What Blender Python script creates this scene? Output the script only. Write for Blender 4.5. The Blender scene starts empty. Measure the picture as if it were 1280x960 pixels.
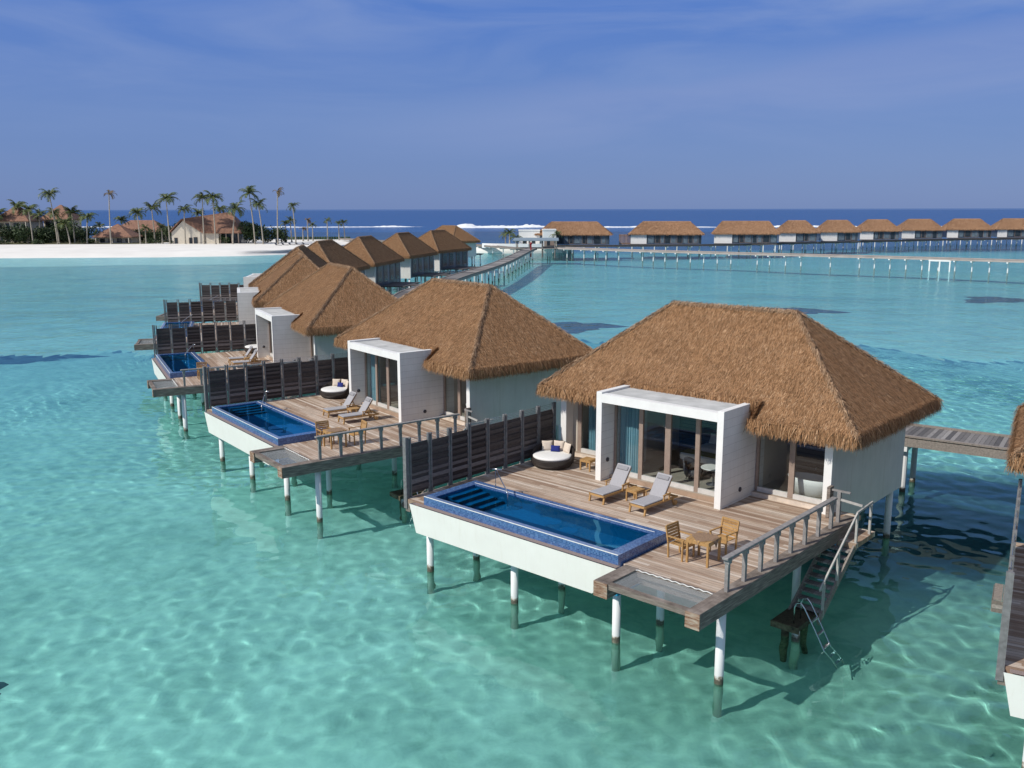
import bpy, bmesh, math, random
import numpy as np
from math import radians as R, sin, cos, pi
from mathutils import Vector, Matrix
sc = bpy.context.scene
C = sc.collection

# ------------------------------------------------------------------ camera, sky, sun, exposure
cam = bpy.data.objects.new('camera', bpy.data.cameras.new('camera')); C.objects.link(cam)
cam.location = (0, 0, 12.61); cam.rotation_euler = (pi/2 - .1889, R(.1), 0)
cam.data.sensor_width = 36; cam.data.lens = 32.255; cam.data.clip_start = .5; cam.data.clip_end = 40000
sc.camera = cam
SUN_AZ, SUN_EL = 59, 42                     # direction the light travels (clockwise from +Y), height
world = bpy.data.worlds.new('World'); sc.world = world; world.use_nodes = True
def world_nodes():
    nt = world.node_tree; L = nt.links.new; bg = nt.nodes['Background']
    sky = nt.nodes.new('ShaderNodeTexSky'); sky.sky_type = 'NISHITA'; sky.sun_disc = False
    sky.sun_elevation = R(SUN_EL); sky.sun_rotation = R(180 + SUN_AZ); sky.dust_density = .4; sky.ozone_density = 3.5; sky.air_density = 1
    tc = nt.nodes.new('ShaderNodeTexCoord'); sep = nt.nodes.new('ShaderNodeSeparateXYZ'); L(tc.outputs['Generated'], sep.inputs[0])
    # deep tropical blue, slightly paler to the horizon, brightened above the view as added fill
    ramp = nt.nodes.new('ShaderNodeValToRGB'); L(sep.outputs[2], ramp.inputs[0])
    e = ramp.color_ramp.elements
    e[0].position = 0; e[0].color = (1.15, 1.95, 4.35, 1); e[1].position = .6; e[1].color = (2.6, 3.0, 4.0, 1)
    k = ramp.color_ramp.elements.new(.09); k.color = (1.12, 2.0, 4.75, 1)
    k = ramp.color_ramp.elements.new(.2); k.color = (.72, 1.7, 5.1, 1); k = ramp.color_ramp.elements.new(.34); k.color = (1.4, 2.3, 4.3, 1)
    mix = nt.nodes.new('ShaderNodeMix'); mix.data_type = 'RGBA'; mix.inputs[0].default_value = .88
    L(sky.outputs[0], mix.inputs[6]); L(ramp.outputs[0], mix.inputs[7])
    # thin veils of cirrus
    mp = nt.nodes.new('ShaderNodeMapping'); mp.inputs['Scale'].default_value = (1.2, 1.2, 7); mp.inputs['Rotation'].default_value = (0, R(14), 0)
    L(tc.outputs['Generated'], mp.inputs[0])
    nz = nt.nodes.new('ShaderNodeTexNoise'); nz.inputs['Scale'].default_value = 2.6; nz.inputs['Detail'].default_value = 8; nz.inputs['Roughness'].default_value = .55; nz.inputs['Distortion'].default_value = .6
    L(mp.outputs[0], nz.inputs[0])
    cr = nt.nodes.new('ShaderNodeValToRGB'); cr.color_ramp.elements[0].position = .40; cr.color_ramp.elements[1].position = .78
    cr.color_ramp.elements[0].color = (0, 0, 0, 1); cr.color_ramp.elements[1].color = (.72, .72, .72, 1)
    L(nz.outputs[0], cr.inputs[0])
    up = nt.nodes.new('ShaderNodeMapRange'); up.inputs[1].default_value = .03; up.inputs[2].default_value = .2; L(sep.outputs[2], up.inputs[0])
    fm = nt.nodes.new('ShaderNodeMath'); fm.operation = 'MULTIPLY'; L(cr.outputs[0], fm.inputs[0]); L(up.outputs[0], fm.inputs[1])
    m2 = nt.nodes.new('ShaderNodeMix'); m2.data_type = 'RGBA'; m2.inputs[7].default_value = (2.6, 3.4, 5.6, 1)
    L(fm.outputs[0], m2.inputs[0]); L(mix.outputs[2], m2.inputs[6])
    ma = nt.nodes.new('ShaderNodeMath'); ma.operation = 'MULTIPLY_ADD'; ma.inputs[1].default_value = -.10; L(sep.outputs[0], ma.inputs[0]); L(sep.outputs[2], ma.inputs[2])
    mb = nt.nodes.new('ShaderNodeMath'); mb.operation = 'MULTIPLY_ADD'; mb.inputs[1].default_value = .09; L(nz.outputs[0], mb.inputs[0]); L(ma.outputs[0], mb.inputs[2])
    r1 = nt.nodes.new('ShaderNodeMapRange'); r1.interpolation_type = 'SMOOTHSTEP'; r1.inputs[1].default_value = .172; r1.inputs[2].default_value = .150; L(mb.outputs[0], r1.inputs[0])
    r2 = nt.nodes.new('ShaderNodeMapRange'); r2.interpolation_type = 'SMOOTHSTEP'; r2.inputs[1].default_value = .07; r2.inputs[2].default_value = .15; L(mb.outputs[0], r2.inputs[0])
    r3 = nt.nodes.new('ShaderNodeMapRange'); r3.interpolation_type = 'SMOOTHSTEP'; r3.inputs[1].default_value = -.25; r3.inputs[2].default_value = .12; L(sep.outputs[0], r3.inputs[0])
    q1 = nt.nodes.new('ShaderNodeMath'); q1.operation = 'MULTIPLY'; L(r1.outputs[0], q1.inputs[0]); L(r2.outputs[0], q1.inputs[1])
    q2 = nt.nodes.new('ShaderNodeMath'); q2.operation = 'MULTIPLY'; L(q1.outputs[0], q2.inputs[0]); L(r3.outputs[0], q2.inputs[1])
    q3 = nt.nodes.new('ShaderNodeMath'); q3.operation = 'MULTIPLY'; q3.inputs[1].default_value = .3; L(q2.outputs[0], q3.inputs[0])
    m3 = nt.nodes.new('ShaderNodeMix'); m3.data_type = 'RGBA'; m3.inputs[7].default_value = (2.5, 3.1, 5.4, 1); L(q3.outputs[0], m3.inputs[0]); L(m2.outputs[2], m3.inputs[6])
    L(m3.outputs[2], bg.inputs[0]); bg.inputs[1].default_value = .1
world_nodes()
sl = bpy.data.lights.new('sun', 'SUN'); sl.energy = 3.5; sl.angle = R(.5); sl.color = (1, .95, .87)
so = bpy.data.objects.new('sun', sl); C.objects.link(so); so.rotation_euler = (R(90 - SUN_EL), 0, R(-SUN_AZ)); so.location = (-60, -40, 70)
sl.cycles.is_caustics_light = True
sc.view_settings.view_transform = 'Standard'; sc.view_settings.look = 'None'; sc.view_settings.gamma = 1
sc.view_settings.exposure = 0.15; sc.view_settings.use_curve_mapping = False
sc.cycles.use_denoising = True; sc.cycles.max_bounces = 10; sc.cycles.transparent_max_bounces = 16
rnd = random.Random(7)

# ------------------------------------------------------------------ helpers
class MB:
    """collects shapes for ONE mesh object"""
    def __init__(s): s.v = []; s.f = []
    def poly(s, pts):
        n = len(s.v); s.v += [tuple(p) for p in pts]; s.f.append(tuple(range(n, n + len(pts))))
    def hexa(s, b, t):                                  # bottom 4, top 4, both counter-clockwise
        n = len(s.v); s.v += [tuple(p) for p in b] + [tuple(p) for p in t]
        s.f += [tuple(n+i for i in q) for q in ((3,2,1,0),(4,5,6,7),(0,1,5,4),(1,2,6,5),(2,3,7,6),(3,0,4,7))]
    def box(s, x0, x1, y0, y1, z0, z1):
        s.hexa([(x0,y0,z0),(x1,y0,z0),(x1,y1,z0),(x0,y1,z0)], [(x0,y0,z1),(x1,y0,z1),(x1,y1,z1),(x0,y1,z1)])
    def bar(s, p, q, w, h, up=(0,0,1)):                 # rectangular bar from p to q
        p, q = Vector(p), Vector(q); d = (q-p).normalized(); u = Vector(up)
        a = d.cross(u)
        if a.length < 1e-4: a = d.cross(Vector((1,0,0)))
        a.normalize(); b = a.cross(d).normalized(); a *= w/2; b *= h/2
        s.hexa([p-a-b, p+a-b, q+a-b, q-a-b], [p-a+b, p+a+b, q+a+b, q-a+b])
    def tube(s, pts, r, n=8, r2=None):
        pts = [Vector(p) for p in pts]; m = len(pts); base = len(s.v)
        for i, p in enumerate(pts):
            d = (pts[min(i+1, m-1)] - pts[max(i-1, 0)]).normalized()
            a = d.cross(Vector((0,0,1)))
            if a.length < 1e-3: a = Vector((1,0,0))
            a.normalize(); b = d.cross(a).normalized()
            rr = r if r2 is None else r + (r2-r)*i/(m-1)
            for k in range(n): t = 2*pi*k/n; s.v.append(tuple(p + (a*cos(t) + b*sin(t))*rr))
        for i in range(m-1):
            for k in range(n): s.f.append((base+i*n+k, base+i*n+(k+1)%n, base+(i+1)*n+(k+1)%n, base+(i+1)*n+k))
        s.f.append(tuple(base+k for k in range(n))[::-1]); s.f.append(tuple(base+(m-1)*n+k for k in range(n)))
    def lathe(s, prof, c=(0,0,0), n=24, sx=1, sy=1):
        base = len(s.v); m = len(prof)
        for r, z in prof:
            for k in range(n): t = 2*pi*k/n; s.v.append((c[0]+r*cos(t)*sx, c[1]+r*sin(t)*sy, c[2]+z))
        for i in range(m-1):
            for k in range(n): s.f.append((base+i*n+k, base+i*n+(k+1)%n, base+(i+1)*n+(k+1)%n, base+(i+1)*n+k))
        s.f.append(tuple(base+k for k in range(n))[::-1]); s.f.append(tuple(base+(m-1)*n+k for k in range(n)))
    def build(s, name, mat, parent=None, bevel=0, smooth=False, seg=1):
        me = bpy.data.meshes.new(name); me.from_pydata(s.v, [], s.f)
        if bevel:
            bm = bmesh.new(); bm.from_mesh(me)
            bmesh.ops.bevel(bm, geom=bm.edges[:], offset=bevel, segments=seg, affect='EDGES', clamp_overlap=True)
            bm.to_mesh(me); bm.free()
        me.materials.append(mat)
        if smooth: me.shade_smooth()
        o = bpy.data.objects.new(name, me); C.objects.link(o)
        if parent: o.parent = parent
        return o
def arr_mesh(name, verts, faces, mat, parent=None, smooth=False):   # faces: (n,k) array
    me = bpy.data.meshes.new(name); nv, (nf, k) = len(verts), faces.shape
    me.vertices.add(nv); me.vertices.foreach_set('co', np.asarray(verts, np.float32).ravel())
    me.loops.add(nf*k); me.loops.foreach_set('vertex_index', faces.astype(np.int32).ravel())
    me.polygons.add(nf); me.polygons.foreach_set('loop_start', np.arange(0, nf*k, k, dtype=np.int32))
    me.update(calc_edges=True); me.materials.append(mat)
    if smooth: me.shade_smooth()
    o = bpy.data.objects.new(name, me); C.objects.link(o)
    if parent: o.parent = parent
    return o
def tag(o, label=None, cat=None, group=None, kind=None):
    for k, v in (('label', label), ('category', cat), ('group', group), ('kind', kind)):
        if v: o[k] = v
    return o
def empty(name, loc=(0,0,0), rz=0):
    o = bpy.data.objects.new(name, None); C.objects.link(o); o.location = loc; o.rotation_euler.z = rz
    o.empty_display_size = .2; return o
def copy_tree(o, parent=None):
    c = o.copy(); C.objects.link(c); c.parent = parent
    for ch in o.children: copy_tree(ch, c)
    return c
def box_part(name, mat, parent, *a, bevel=0):
    m = MB(); m.box(*a); return m.build(name, mat, parent, bevel)

# ------------------------------------------------------------------ materials
class NT:
    def __init__(s, name):
        s.m = bpy.data.materials.new(name); s.m.use_nodes = True; s.t = s.m.node_tree; s.p = s.t.nodes['Principled BSDF']; s.L = s.t.links.new
        s.out = s.t.nodes['Material Output']
    def n(s, typ, **kw):
        o = s.t.nodes.new('ShaderNode' + typ)
        for k, v in kw.items():
            if k in o.inputs: o.inputs[k].default_value = v
            else: setattr(o, k, v)
        return o
    def coord(s, which='Object', scale=(1,1,1), rot=(0,0,0)):
        tc = s.n('TexCoord'); mp = s.n('Mapping'); mp.inputs['Scale'].default_value = scale; mp.inputs['Rotation'].default_value = rot
        s.L(tc.outputs[which], mp.inputs[0]); return mp.outputs[0]
    def noise(s, vec, scale, detail=4, rough=.55, dist=0):
        n = s.n('TexNoise'); n.inputs['Scale'].default_value = scale; n.inputs['Detail'].default_value = detail; n.inputs['Roughness'].default_value = rough; n.inputs['Distortion'].default_value = dist
        if vec is not None: s.L(vec, n.inputs['Vector'])
        return n.outputs[0]
    def ramp(s, fac, stops, interp='LINEAR'):
        r = s.n('ValToRGB'); r.color_ramp.interpolation = interp; e = r.color_ramp.elements
        e[0].position, e[0].color = stops[0][0], (*stops[0][1], 1); e[1].position, e[1].color = stops[-1][0], (*stops[-1][1], 1)
        for p, c in stops[1:-1]: k = e.new(p); k.color = (*c, 1)
        s.L(fac, r.inputs[0]); return r.outputs[0]
    def math(s, op, a, b=None, c=None):
        m = s.n('Math', operation=op)
        for i, x in enumerate((a, b, c)):
            if x is None: continue
            if isinstance(x, (int, float)): m.inputs[i].default_value = x
            else: s.L(x, m.inputs[i])
        return m.outputs[0]
    def mix(s, fac, a, b, blend='MIX'):
        m = s.n('Mix', data_type='RGBA', blend_type=blend)
        for i, x in ((0, fac), (6, a), (7, b)):
            if isinstance(x, (int, float)): m.inputs[i].default_value = x
            elif isinstance(x, tuple): m.inputs[i].default_value = (*x, 1)
            else: s.L(x, m.inputs[i])
        return m.outputs[2]
    def bump(s, h, strength=.3, dist=.02):
        b = s.n('Bump'); b.inputs['Strength'].default_value = strength; b.inputs['Distance'].default_value = dist; s.L(h, b.inputs['Height']); s.L(b.outputs[0], s.p.inputs['Normal']); return b
    def base(s, c, rough=.6, spec=None, metal=0):
        if isinstance(c, tuple): s.p.inputs['Base Color'].default_value = (*c, 1)
        else: s.L(c, s.p.inputs['Base Color'])
        if isinstance(rough, (int, float)): s.p.inputs['Roughness'].default_value = rough
        else: s.L(rough, s.p.inputs['Roughness'])
        s.p.inputs['Metallic'].default_value = metal
        if spec is not None: s.p.inputs['Specular IOR Level'].default_value = spec
        return s.m
    def n_range(s, v, a, b):
        m = s.n('MapRange', interpolation_type='SMOOTHSTEP'); m.inputs[1].default_value = a; m.inputs[2].default_value = b; s.L(v, m.inputs[0]); return m.outputs[0]
    def dist(s, vec, c, sc_):
        m = s.n('VectorMath', operation='SUBTRACT'); s.L(vec, m.inputs[0]); m.inputs[1].default_value = c
        k = s.n('VectorMath', operation='MULTIPLY'); s.L(m.outputs[0], k.inputs[0]); k.inputs[1].default_value = sc_
        l = s.n('VectorMath', operation='LENGTH'); s.L(k.outputs[0], l.inputs[0]); return l.outputs['Value']
    def fresnel(s, ior, normal=None):
        g = s.n('NewGeometry'); f = s.n('Fresnel'); s.L(s.math('ADD', ior, s.math('MULTIPLY', g.outputs['Backfacing'], 1/ior-ior)), f.inputs[0])
        if normal is not None: s.L(normal, f.inputs['Normal'])
        return f.outputs[0]
    def sep(s, vec):
        x = s.n('SeparateXYZ'); s.L(vec, x.inputs[0]); return x.outputs
def mat_plain(name, c, rough=.6, var=.12, scale=6, metal=0, spec=None, bump=0):
    t = NT(name); v = t.coord(); n = t.noise(v, scale, 6)
    lo = tuple(x*(1-var) for x in c); hi = tuple(min(1, x*(1+var)) for x in c)
    if bump: t.bump(t.noise(v, scale*8, 3), bump, .01)
    return t.base(t.ramp(n, [(.3, lo), (.7, hi)]), rough, spec, metal)
def mat_island(name, stops, rough=.8, scale=25, stretch=(1,1,1), grain=.25):
    t = NT(name); g = t.n('NewGeometry'); v = t.coord(scale=stretch)
    col = t.ramp(g.outputs['Random Per Island'], stops)
    n = t.noise(v, scale, 5, .6)
    col = t.mix(grain, col, t.ramp(n, [(.25, (.25,.25,.25)), (.75, (1.6,1.55,1.5))]), 'MULTIPLY')
    t.bump(n, .3, .01)
    return t.base(col, rough, .3)
def mat_deck(name, tones, w=.14, along_x=True, gap=.07):
    t = NT(name); x, y, z = t.sep(t.coord())
    if not along_x: x, y = y, x
    row = t.math('FLOOR', t.math('DIVIDE', y, w)); fr = t.math('FRACT', t.math('DIVIDE', y, w))
    wn = t.n('TexWhiteNoise', noise_dimensions='1D'); t.L(row, wn.inputs['W'])
    seg = t.math('FLOOR', t.math('DIVIDE', t.math('ADD', x, t.math('MULTIPLY', wn.outputs[0], 9.0)), 4.4))
    wn2 = t.n('TexWhiteNoise', noise_dimensions='2D'); cx = t.n('CombineXYZ'); t.L(row, cx.inputs[0]); t.L(seg, cx.inputs[1]); t.L(cx.outputs[0], wn2.inputs['Vector'])
    col = t.ramp(wn2.outputs[0], tones)
    sc_ = (3, 45, 1) if along_x else (45, 3, 1)
    n = t.noise(t.coord(scale=sc_), 1, 6, .65)
    col = t.mix(.55, col, t.ramp(n, [(.25, (.5,.48,.46)), (.5, (1,1,1)), (.8, (1.5,1.45,1.4))]), 'MULTIPLY')
    big = t.noise(t.coord(), .7, 4, .6)
    col = t.mix(.6, col, t.ramp(big, [(.3,(.74,.70,.68)), (.7,(1.2,1.19,1.18))]), 'MULTIPLY')
    lg = t.noise(t.coord(scale=(.5,9,1) if along_x else (9,.5,1)), 1, 5, .6); col = t.mix(.6, col, t.ramp(lg, [(.3,(.72,.66,.62)), (.52,(1,1,1)), (.72,(1.22,1.2,1.2))]), 'MULTIPLY')
    g = t.math('LESS_THAN', fr, gap)
    col = t.mix(t.math('MULTIPLY', g, .75), col, (.03,.024,.02))
    h = t.math('SUBTRACT', t.math('MULTIPLY', n, .15), g); t.bump(h, .4, .01)
    return t.base(col, .75, .3)
M = {}
def mats():
    # painted render with faint board joints
    t = NT('white_boards'); x, y, z = t.sep(t.coord())
    fr = t.math('FRACT', t.math('DIVIDE', t.math('ADD', z, .02), .3)); g = t.math('LESS_THAN', fr, .035)
    n = t.noise(t.coord(), 1.3, 6, .6)
    st = t.noise(t.coord(scale=(6,6,.5)), 1.5, 5, .6)
    c = t.mix(.6, t.ramp(n, [(.3, (.70,.69,.66)), (.7, (.78,.775,.75))]), t.ramp(st, [(.3, (.9,.89,.86)), (.7, (1,1,1))]), 'MULTIPLY')
    c = t.mix(t.math('MULTIPLY', g, .62), c, (.3,.29,.28)); t.bump(t.math('SUBTRACT', 1, g), .25, .01); M['boards'] = t.base(c, .6)
    M['white'] = mat_plain('white_paint', (.82,.81,.78), .5, .04, 2)
    t = NT('off_white_render'); n = t.noise(t.coord(), 1.1, 6, .6); st = t.noise(t.coord(scale=(4,4,.3)), 1.4, 6, .65)
    c = t.mix(.8, t.ramp(n, [(.3,(.63,.605,.56)), (.7,(.70,.67,.62))]), t.ramp(st, [(.27,(.86,.84,.80)), (.48,(.98,.975,.97)), (.7,(1,1,1))]), 'MULTIPLY'); t.bump(t.noise(t.coord(), 14, 4), .12, .01); M['render'] = t.base(c, .8)
    M['beige'] = mat_plain('beige_wall', (.52,.46,.38), .8, .06, 2)
    M['slab'] = mat_plain('pale_concrete', (.5,.5,.48), .85, .18, 1.8)
    t = NT('white_hull_paint'); n = t.noise(t.coord(), .8, 6, .6); st = t.noise(t.coord(scale=(5,5,.35)), 1.6, 6, .65)
    c = t.mix(.7, t.ramp(n, [(.3,(.81,.77,.71)), (.7,(.87,.835,.775))]), t.ramp(st, [(.25,(.91,.895,.86)), (.45,(.985,.985,.98)), (.7,(1,1,1))]), 'MULTIPLY'); M['hull'] = t.base(c, .5)
    M['thatch'] = mat_island('palm_thatch', [(0,(.145,.073,.034)), (.3,(.27,.142,.066)), (.6,(.365,.198,.095)), (.9,(.475,.275,.142)), (1,(.60,.395,.235))], .9, 14, (1,1,1), .3)
    nt_ = M['thatch'].node_tree; bs = nt_.nodes['Principled BSDF']; lk = bs.inputs['Base Color'].links[0].from_socket
    t = NT.__new__(NT); t.m = M['thatch']; t.t = nt_; t.p = bs; t.L = nt_.links.new
    w_ = t.noise(t.coord(scale=(1,1,.7)), .55, 5, .6, .5); c = t.mix(t.ramp(w_, [(.42,(0,0,0)), (.72,(.55,.55,.55))]), lk, t.mix(1, lk, (1.02,1.08,1.17), 'MULTIPLY'))
    w2 = t.noise(t.coord(scale=(1,1,1)), 1.7, 4, .6); t.L(t.mix(.5, c, t.ramp(w2, [(.3,(.74,.72,.70)), (.7,(1.2,1.2,1.2))]), 'MULTIPLY'), bs.inputs['Base Color'])
    M['thatchcap'] = mat_island('bleached_ridge_thatch', [(0,(.22,.125,.068)), (.5,(.38,.235,.135)), (1,(.55,.38,.245))], .9, 14, (1,1,1), .3)
    M['thatchbase'] = mat_plain('thatch_underlay', (.13,.08,.04), .95, .4, 12, bump=.5)
    M['deck'] = mat_deck('weathered_deck_boards', [(0,(.30,.205,.145)), (.25,(.38,.275,.20)), (.5,(.45,.345,.262)), (.8,(.53,.435,.35)), (1,(.68,.60,.51))])
    M['deckgrey'] = mat_deck('grey_walkway_boards', [(0,(.13,.12,.115)), (.5,(.22,.205,.195)), (1,(.36,.34,.32))], .16, False)
    M['wood'] = mat_island('weathered_grey_timber', [(0,(.17,.145,.125)), (.5,(.25,.22,.195)), (1,(.34,.305,.28))], .8, 5, (3,3,3), .5)
    t = NT('weathered_beam_timber'); v = t.coord(scale=(1,1,14)); n = t.noise(v, 1.8, 6, .65)
    c = t.ramp(n, [(.25,(.07,.055,.045)), (.5,(.2,.165,.14)), (.75,(.36,.31,.27))]); t.bump(n, .5, .02); M['beam'] = t.base(c, .85, .2)
    t = NT('red_brown_beam_end'); v = t.coord(scale=(1,1,1)); n = t.noise(t.coord(scale=(2,2,11)), 1.5, 4, .6)
    c = t.ramp(n, [(.3,(.13,.055,.03)), (.5,(.3,.19,.13)), (.7,(.42,.35,.28))]); M['beamend'] = t.base(c, .85, .2)
    M['fence'] = mat_island('dark_fence_slats', [(0,(.045,.036,.034)), (.35,(.085,.072,.068)), (.7,(.14,.12,.115)), (1,(.22,.2,.195))], .8, 6, (6,1,6), .5)
    M['fencepost'] = mat_plain('slim_grey_post', (.17,.165,.165), .7, .25, 8)
    M['palerail'] = mat_plain('pale_weathered_rail', (.42,.40,.375), .7, .15, 6)
    M['post'] = mat_plain('grey_post_timber', (.25,.235,.225), .7, .25, 8)
    M['teak'] = mat_island('golden_teak', [(0,(.33,.18,.065)), (.5,(.42,.245,.095)), (1,(.5,.31,.13))], .6, 9, (4,4,1), .35)
    M['cloth'] = mat_plain('brown_table_cloth', (.26,.165,.10), .9, .2, 20)
    M['frame'] = mat_plain('taupe_door_frame', (.30,.225,.18), .55, .12, 5)
    M['track'] = mat_plain('pale_door_track', (.6,.58,.55), .5, .1, 4)
    M['cushion'] = mat_plain('grey_outdoor_fabric', (.36,.35,.36), .95, .08, 30, bump=.2)
    M['headrest'] = mat_plain('darker_grey_fabric', (.27,.265,.275), .95, .08, 30)
    M['canvas'] = mat_plain('white_mattress_fabric', (.78,.77,.74), .9, .05, 12)
    M['cream'] = mat_plain('cream_cushion_fabric', (.66,.56,.46), .9, .08, 16)
    M['navy'] = mat_plain('navy_cushion_fabric', (.012,.022,.17), .9, .2, 20)
    t = NT('dark_wicker'); v = t.coord(); w1 = t.n('TexWave', wave_type='BANDS', bands_direction='Z'); w1.inputs['Scale'].default_value = 22; w1.inputs['Distortion'].default_value = 2; t.L(v, w1.inputs[0])
    c = t.ramp(w1.outputs[0], [(0,(.012,.009,.008)), (1,(.06,.045,.038))]); t.bump(w1.outputs[0], .8, .02); M['wicker'] = t.base(c, .55)
    # mosaic
    t = NT('blue_pool_mosaic'); v = t.coord(); x, y, z = t.sep(v)
    ids = []; gs = None
    for a in (x, y, z):
        q = t.math('DIVIDE', t.math('ADD', a, .0137), .055); ids.append(t.math('FLOOR', q)); g = t.math('LESS_THAN', t.math('FRACT', q), .12); gs = g if gs is None else t.math('MAXIMUM', gs, g)
    cb = t.n('CombineXYZ'); [t.L(ids[i], cb.inputs[i]) for i in range(3)]
    wn = t.n('TexWhiteNoise', noise_dimensions='3D'); t.L(cb.outputs[0], wn.inputs['Vector'])
    c = t.ramp(wn.outputs[0], [(0,(.025,.075,.215)), (.5,(.042,.11,.28)), (1,(.085,.18,.38))])
    c = t.mix(t.math('MULTIPLY', gs, .4), c, (.3,.37,.5)); M['tile'] = t.base(c, .18, .6)
    t = NT('deep_blue_pool_lining'); n = t.noise(t.coord(), 9, 3); M['lining'] = t.base(t.ramp(n, [(.3,(.006,.17,.33)), (.7,(.009,.22,.40))]), .4)
    M['gutter'] = mat_plain('pebbled_gutter', (.27,.21,.19), .9, .5, 60)
    # glass doors
    t = NT('door_glass'); fr = t.fresnel(1.5)
    tr = t.n('BsdfTransparent'); tr.inputs[0].default_value = (.84,.90,.91,1); gl = t.n('BsdfGlossy'); gl.inputs['Roughness'].default_value = .01
    ms = t.n('MixShader'); f2 = t.math('ADD', t.math('MULTIPLY', fr, 1.15), .03)
    t.L(f2, ms.inputs[0]); t.L(tr.outputs[0], ms.inputs[1]); t.L(gl.outputs[0], ms.inputs[2]); t.L(ms.outputs[0], t.out.inputs[0]); M['glass'] = t.m
    t = NT('sheer_teal_curtain'); v = t.coord(scale=(1,1,.02)); w = t.noise(v, 9, 3)
    c = t.ramp(w, [(.3,(.10,.24,.30)), (.7,(.30,.5,.56))]); t.bump(w, .8, .05); M['curtain'] = t.base(c, .9)
    M['steel'] = mat_plain('stainless_steel', (.62,.62,.62), .25, .08, 9, 1)
    M['darkmetal'] = mat_plain('dark_fitting', (.05,.05,.06), .5)
    # pile: white sleeve, weed and stain near the water line
    t = NT('painted_pile'); g = t.n('NewGeometry'); x, y, z = t.sep(g.outputs['Position'])
    n = t.noise(g.outputs['Position'], 7, 6, .7); zz = t.math('ADD', z, t.math('MULTIPLY', t.math('SUBTRACT', n, .5), .6))
    c = t.ramp(t.math('MULTIPLY', t.math('ADD', zz, 1), .5), [(.40,(.34,.37,.29)), (.485,(.15,.145,.10)), (.555,(.075,.065,.045)), (.585,(.33,.29,.22)), (.62,(.70,.70,.68)), (1,(.78,.78,.77))])
    M['pile'] = t.base(c, .6)
    t = NT('white_pile'); g = t.n('NewGeometry'); x, y, z = t.sep(g.outputs['Position']); M['whitepile'] = t.base(t.ramp(t.math('MULTIPLY', t.math('ADD', z, 1), .5), [(.45,(.25,.26,.2)), (.54,(.5,.48,.42)), (.57,(.8,.79,.77)), (1,(.84,.83,.81))]), .6)
    M['darkplank'] = mat_plain('pale_jetty_timber', (.40,.345,.31), .85, .15, .6)
    M['weed'] = mat_plain('algae_covered_timber', (.055,.045,.022), .7, .6, 9, bump=.6)
    M['weedside'] = mat_plain('barnacled_edge', (.12,.095,.055), .9, .6, 8, bump=.5)
    t = NT('dark_timber_facade'); x, y, z = t.sep(t.coord()); fr = t.math('FRACT', t.math('DIVIDE', x, .9)); g = t.math('LESS_THAN', fr, .06)
    wn = t.n('TexWhiteNoise', noise_dimensions='1D'); t.L(t.math('FLOOR', t.math('DIVIDE', x, .9)), wn.inputs['W'])
    c = t.ramp(wn.outputs[0], [(0,(.035,.043,.055)), (.6,(.075,.095,.12)), (1,(.14,.17,.21))]); c = t.mix(g, c, (.012,.013,.016)); M['facade'] = t.base(c, .3)
    M['darkdeck'] = mat_plain('dark_weathered_deck', (.085,.075,.072), .8, .4, 5)
    M['floor'] = mat_plain('pale_floor_tile', (.34,.30,.25), .4, .1, 3)
    t = NT('panelled_dark_wall'); x, y, z = t.sep(t.coord()); g = t.math('LESS_THAN', t.math('FRACT', t.math('DIVIDE', z, .16)), .1)
    M['partition'] = t.base(t.mix(g, (.13,.11,.10), (.03,.025,.022)), .6)
    # net
    t = NT('catamaran_net'); x, y, z = t.sep(t.coord()); gs = None
    for a in (x, y):
        g = t.math('LESS_THAN', t.math('FRACT', t.math('DIVIDE', a, .028)), .24); gs = g if gs is None else t.math('MAXIMUM', gs, g)
    d = t.n('BsdfDiffuse'); d.inputs[0].default_value = (.40,.41,.42,1); tr = t.n('BsdfTransparent'); ms = t.n('MixShader'); t.L(gs, ms.inputs[0]); t.L(tr.outputs[0], ms.inputs[1]); t.L(d.outputs[0], ms.inputs[2]); t.L(ms.outputs[0], t.out.inputs[0]); M['net'] = t.m
    M['sand'] = mat_plain('white_coral_sand', (.82,.785,.72), .95, .07, .12, bump=.2)
    M['scrub'] = mat_plain('sandy_scrub', (.16,.15,.07), .95, .5, .4)
    M['palmleaf'] = mat_island('palm_fronds', [(0,(.04,.07,.025)), (.5,(.075,.115,.04)), (.85,(.14,.16,.055)), (1,(.25,.2,.08))], .55, 3, (1,1,1), .2)
    M['palmdry'] = mat_island('dry_palm_fronds', [(0,(.12,.085,.045)), (.6,(.2,.13,.07)), (1,(.12,.12,.045))], .7, 3, (1,1,1), .2)
    M['leaf'] = mat_island('bush_leaves', [(0,(.018,.035,.012)), (.6,(.035,.06,.02)), (1,(.06,.09,.03))], .6, 3, (1,1,1), .2)
    M['trunk'] = mat_plain('palm_trunk_bark', (.36,.32,.26), .9, .25, 3)
    M['tileroof'] = mat_plain('brown_shingle_roof', (.25,.13,.085), .85, .3, 1.2)
    M['creamwall'] = mat_plain('cream_plaster', (.62,.56,.46), .85, .08, .8)
    M['darkopen'] = mat_plain('shaded_glass', (.03,.04,.05), .2, .3, 1)
    M['hedge'] = mat_plain('low_hedge', (.07,.09,.03), .9, .5, 1)
    M['foam'] = mat_plain('sea_foam', (.85,.87,.88), .9, .08, .3)
    M['red'] = mat_plain('red_paint', (.35,.03,.03), .5)
    M['canopy'] = mat_plain('blue_grey_canopy', (.22,.28,.32), .6, .1, 1)
    M['coral'] = mat_plain('dark_coral', (.055,.085,.10), .9, .5, 2)
    M['farthatch'] = mat_island('far_palm_thatch', [(0,(.24,.13,.07)), (.5,(.32,.18,.10)), (1,(.41,.25,.15))], .95, 2.2, (1,1,2), .45)
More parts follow.
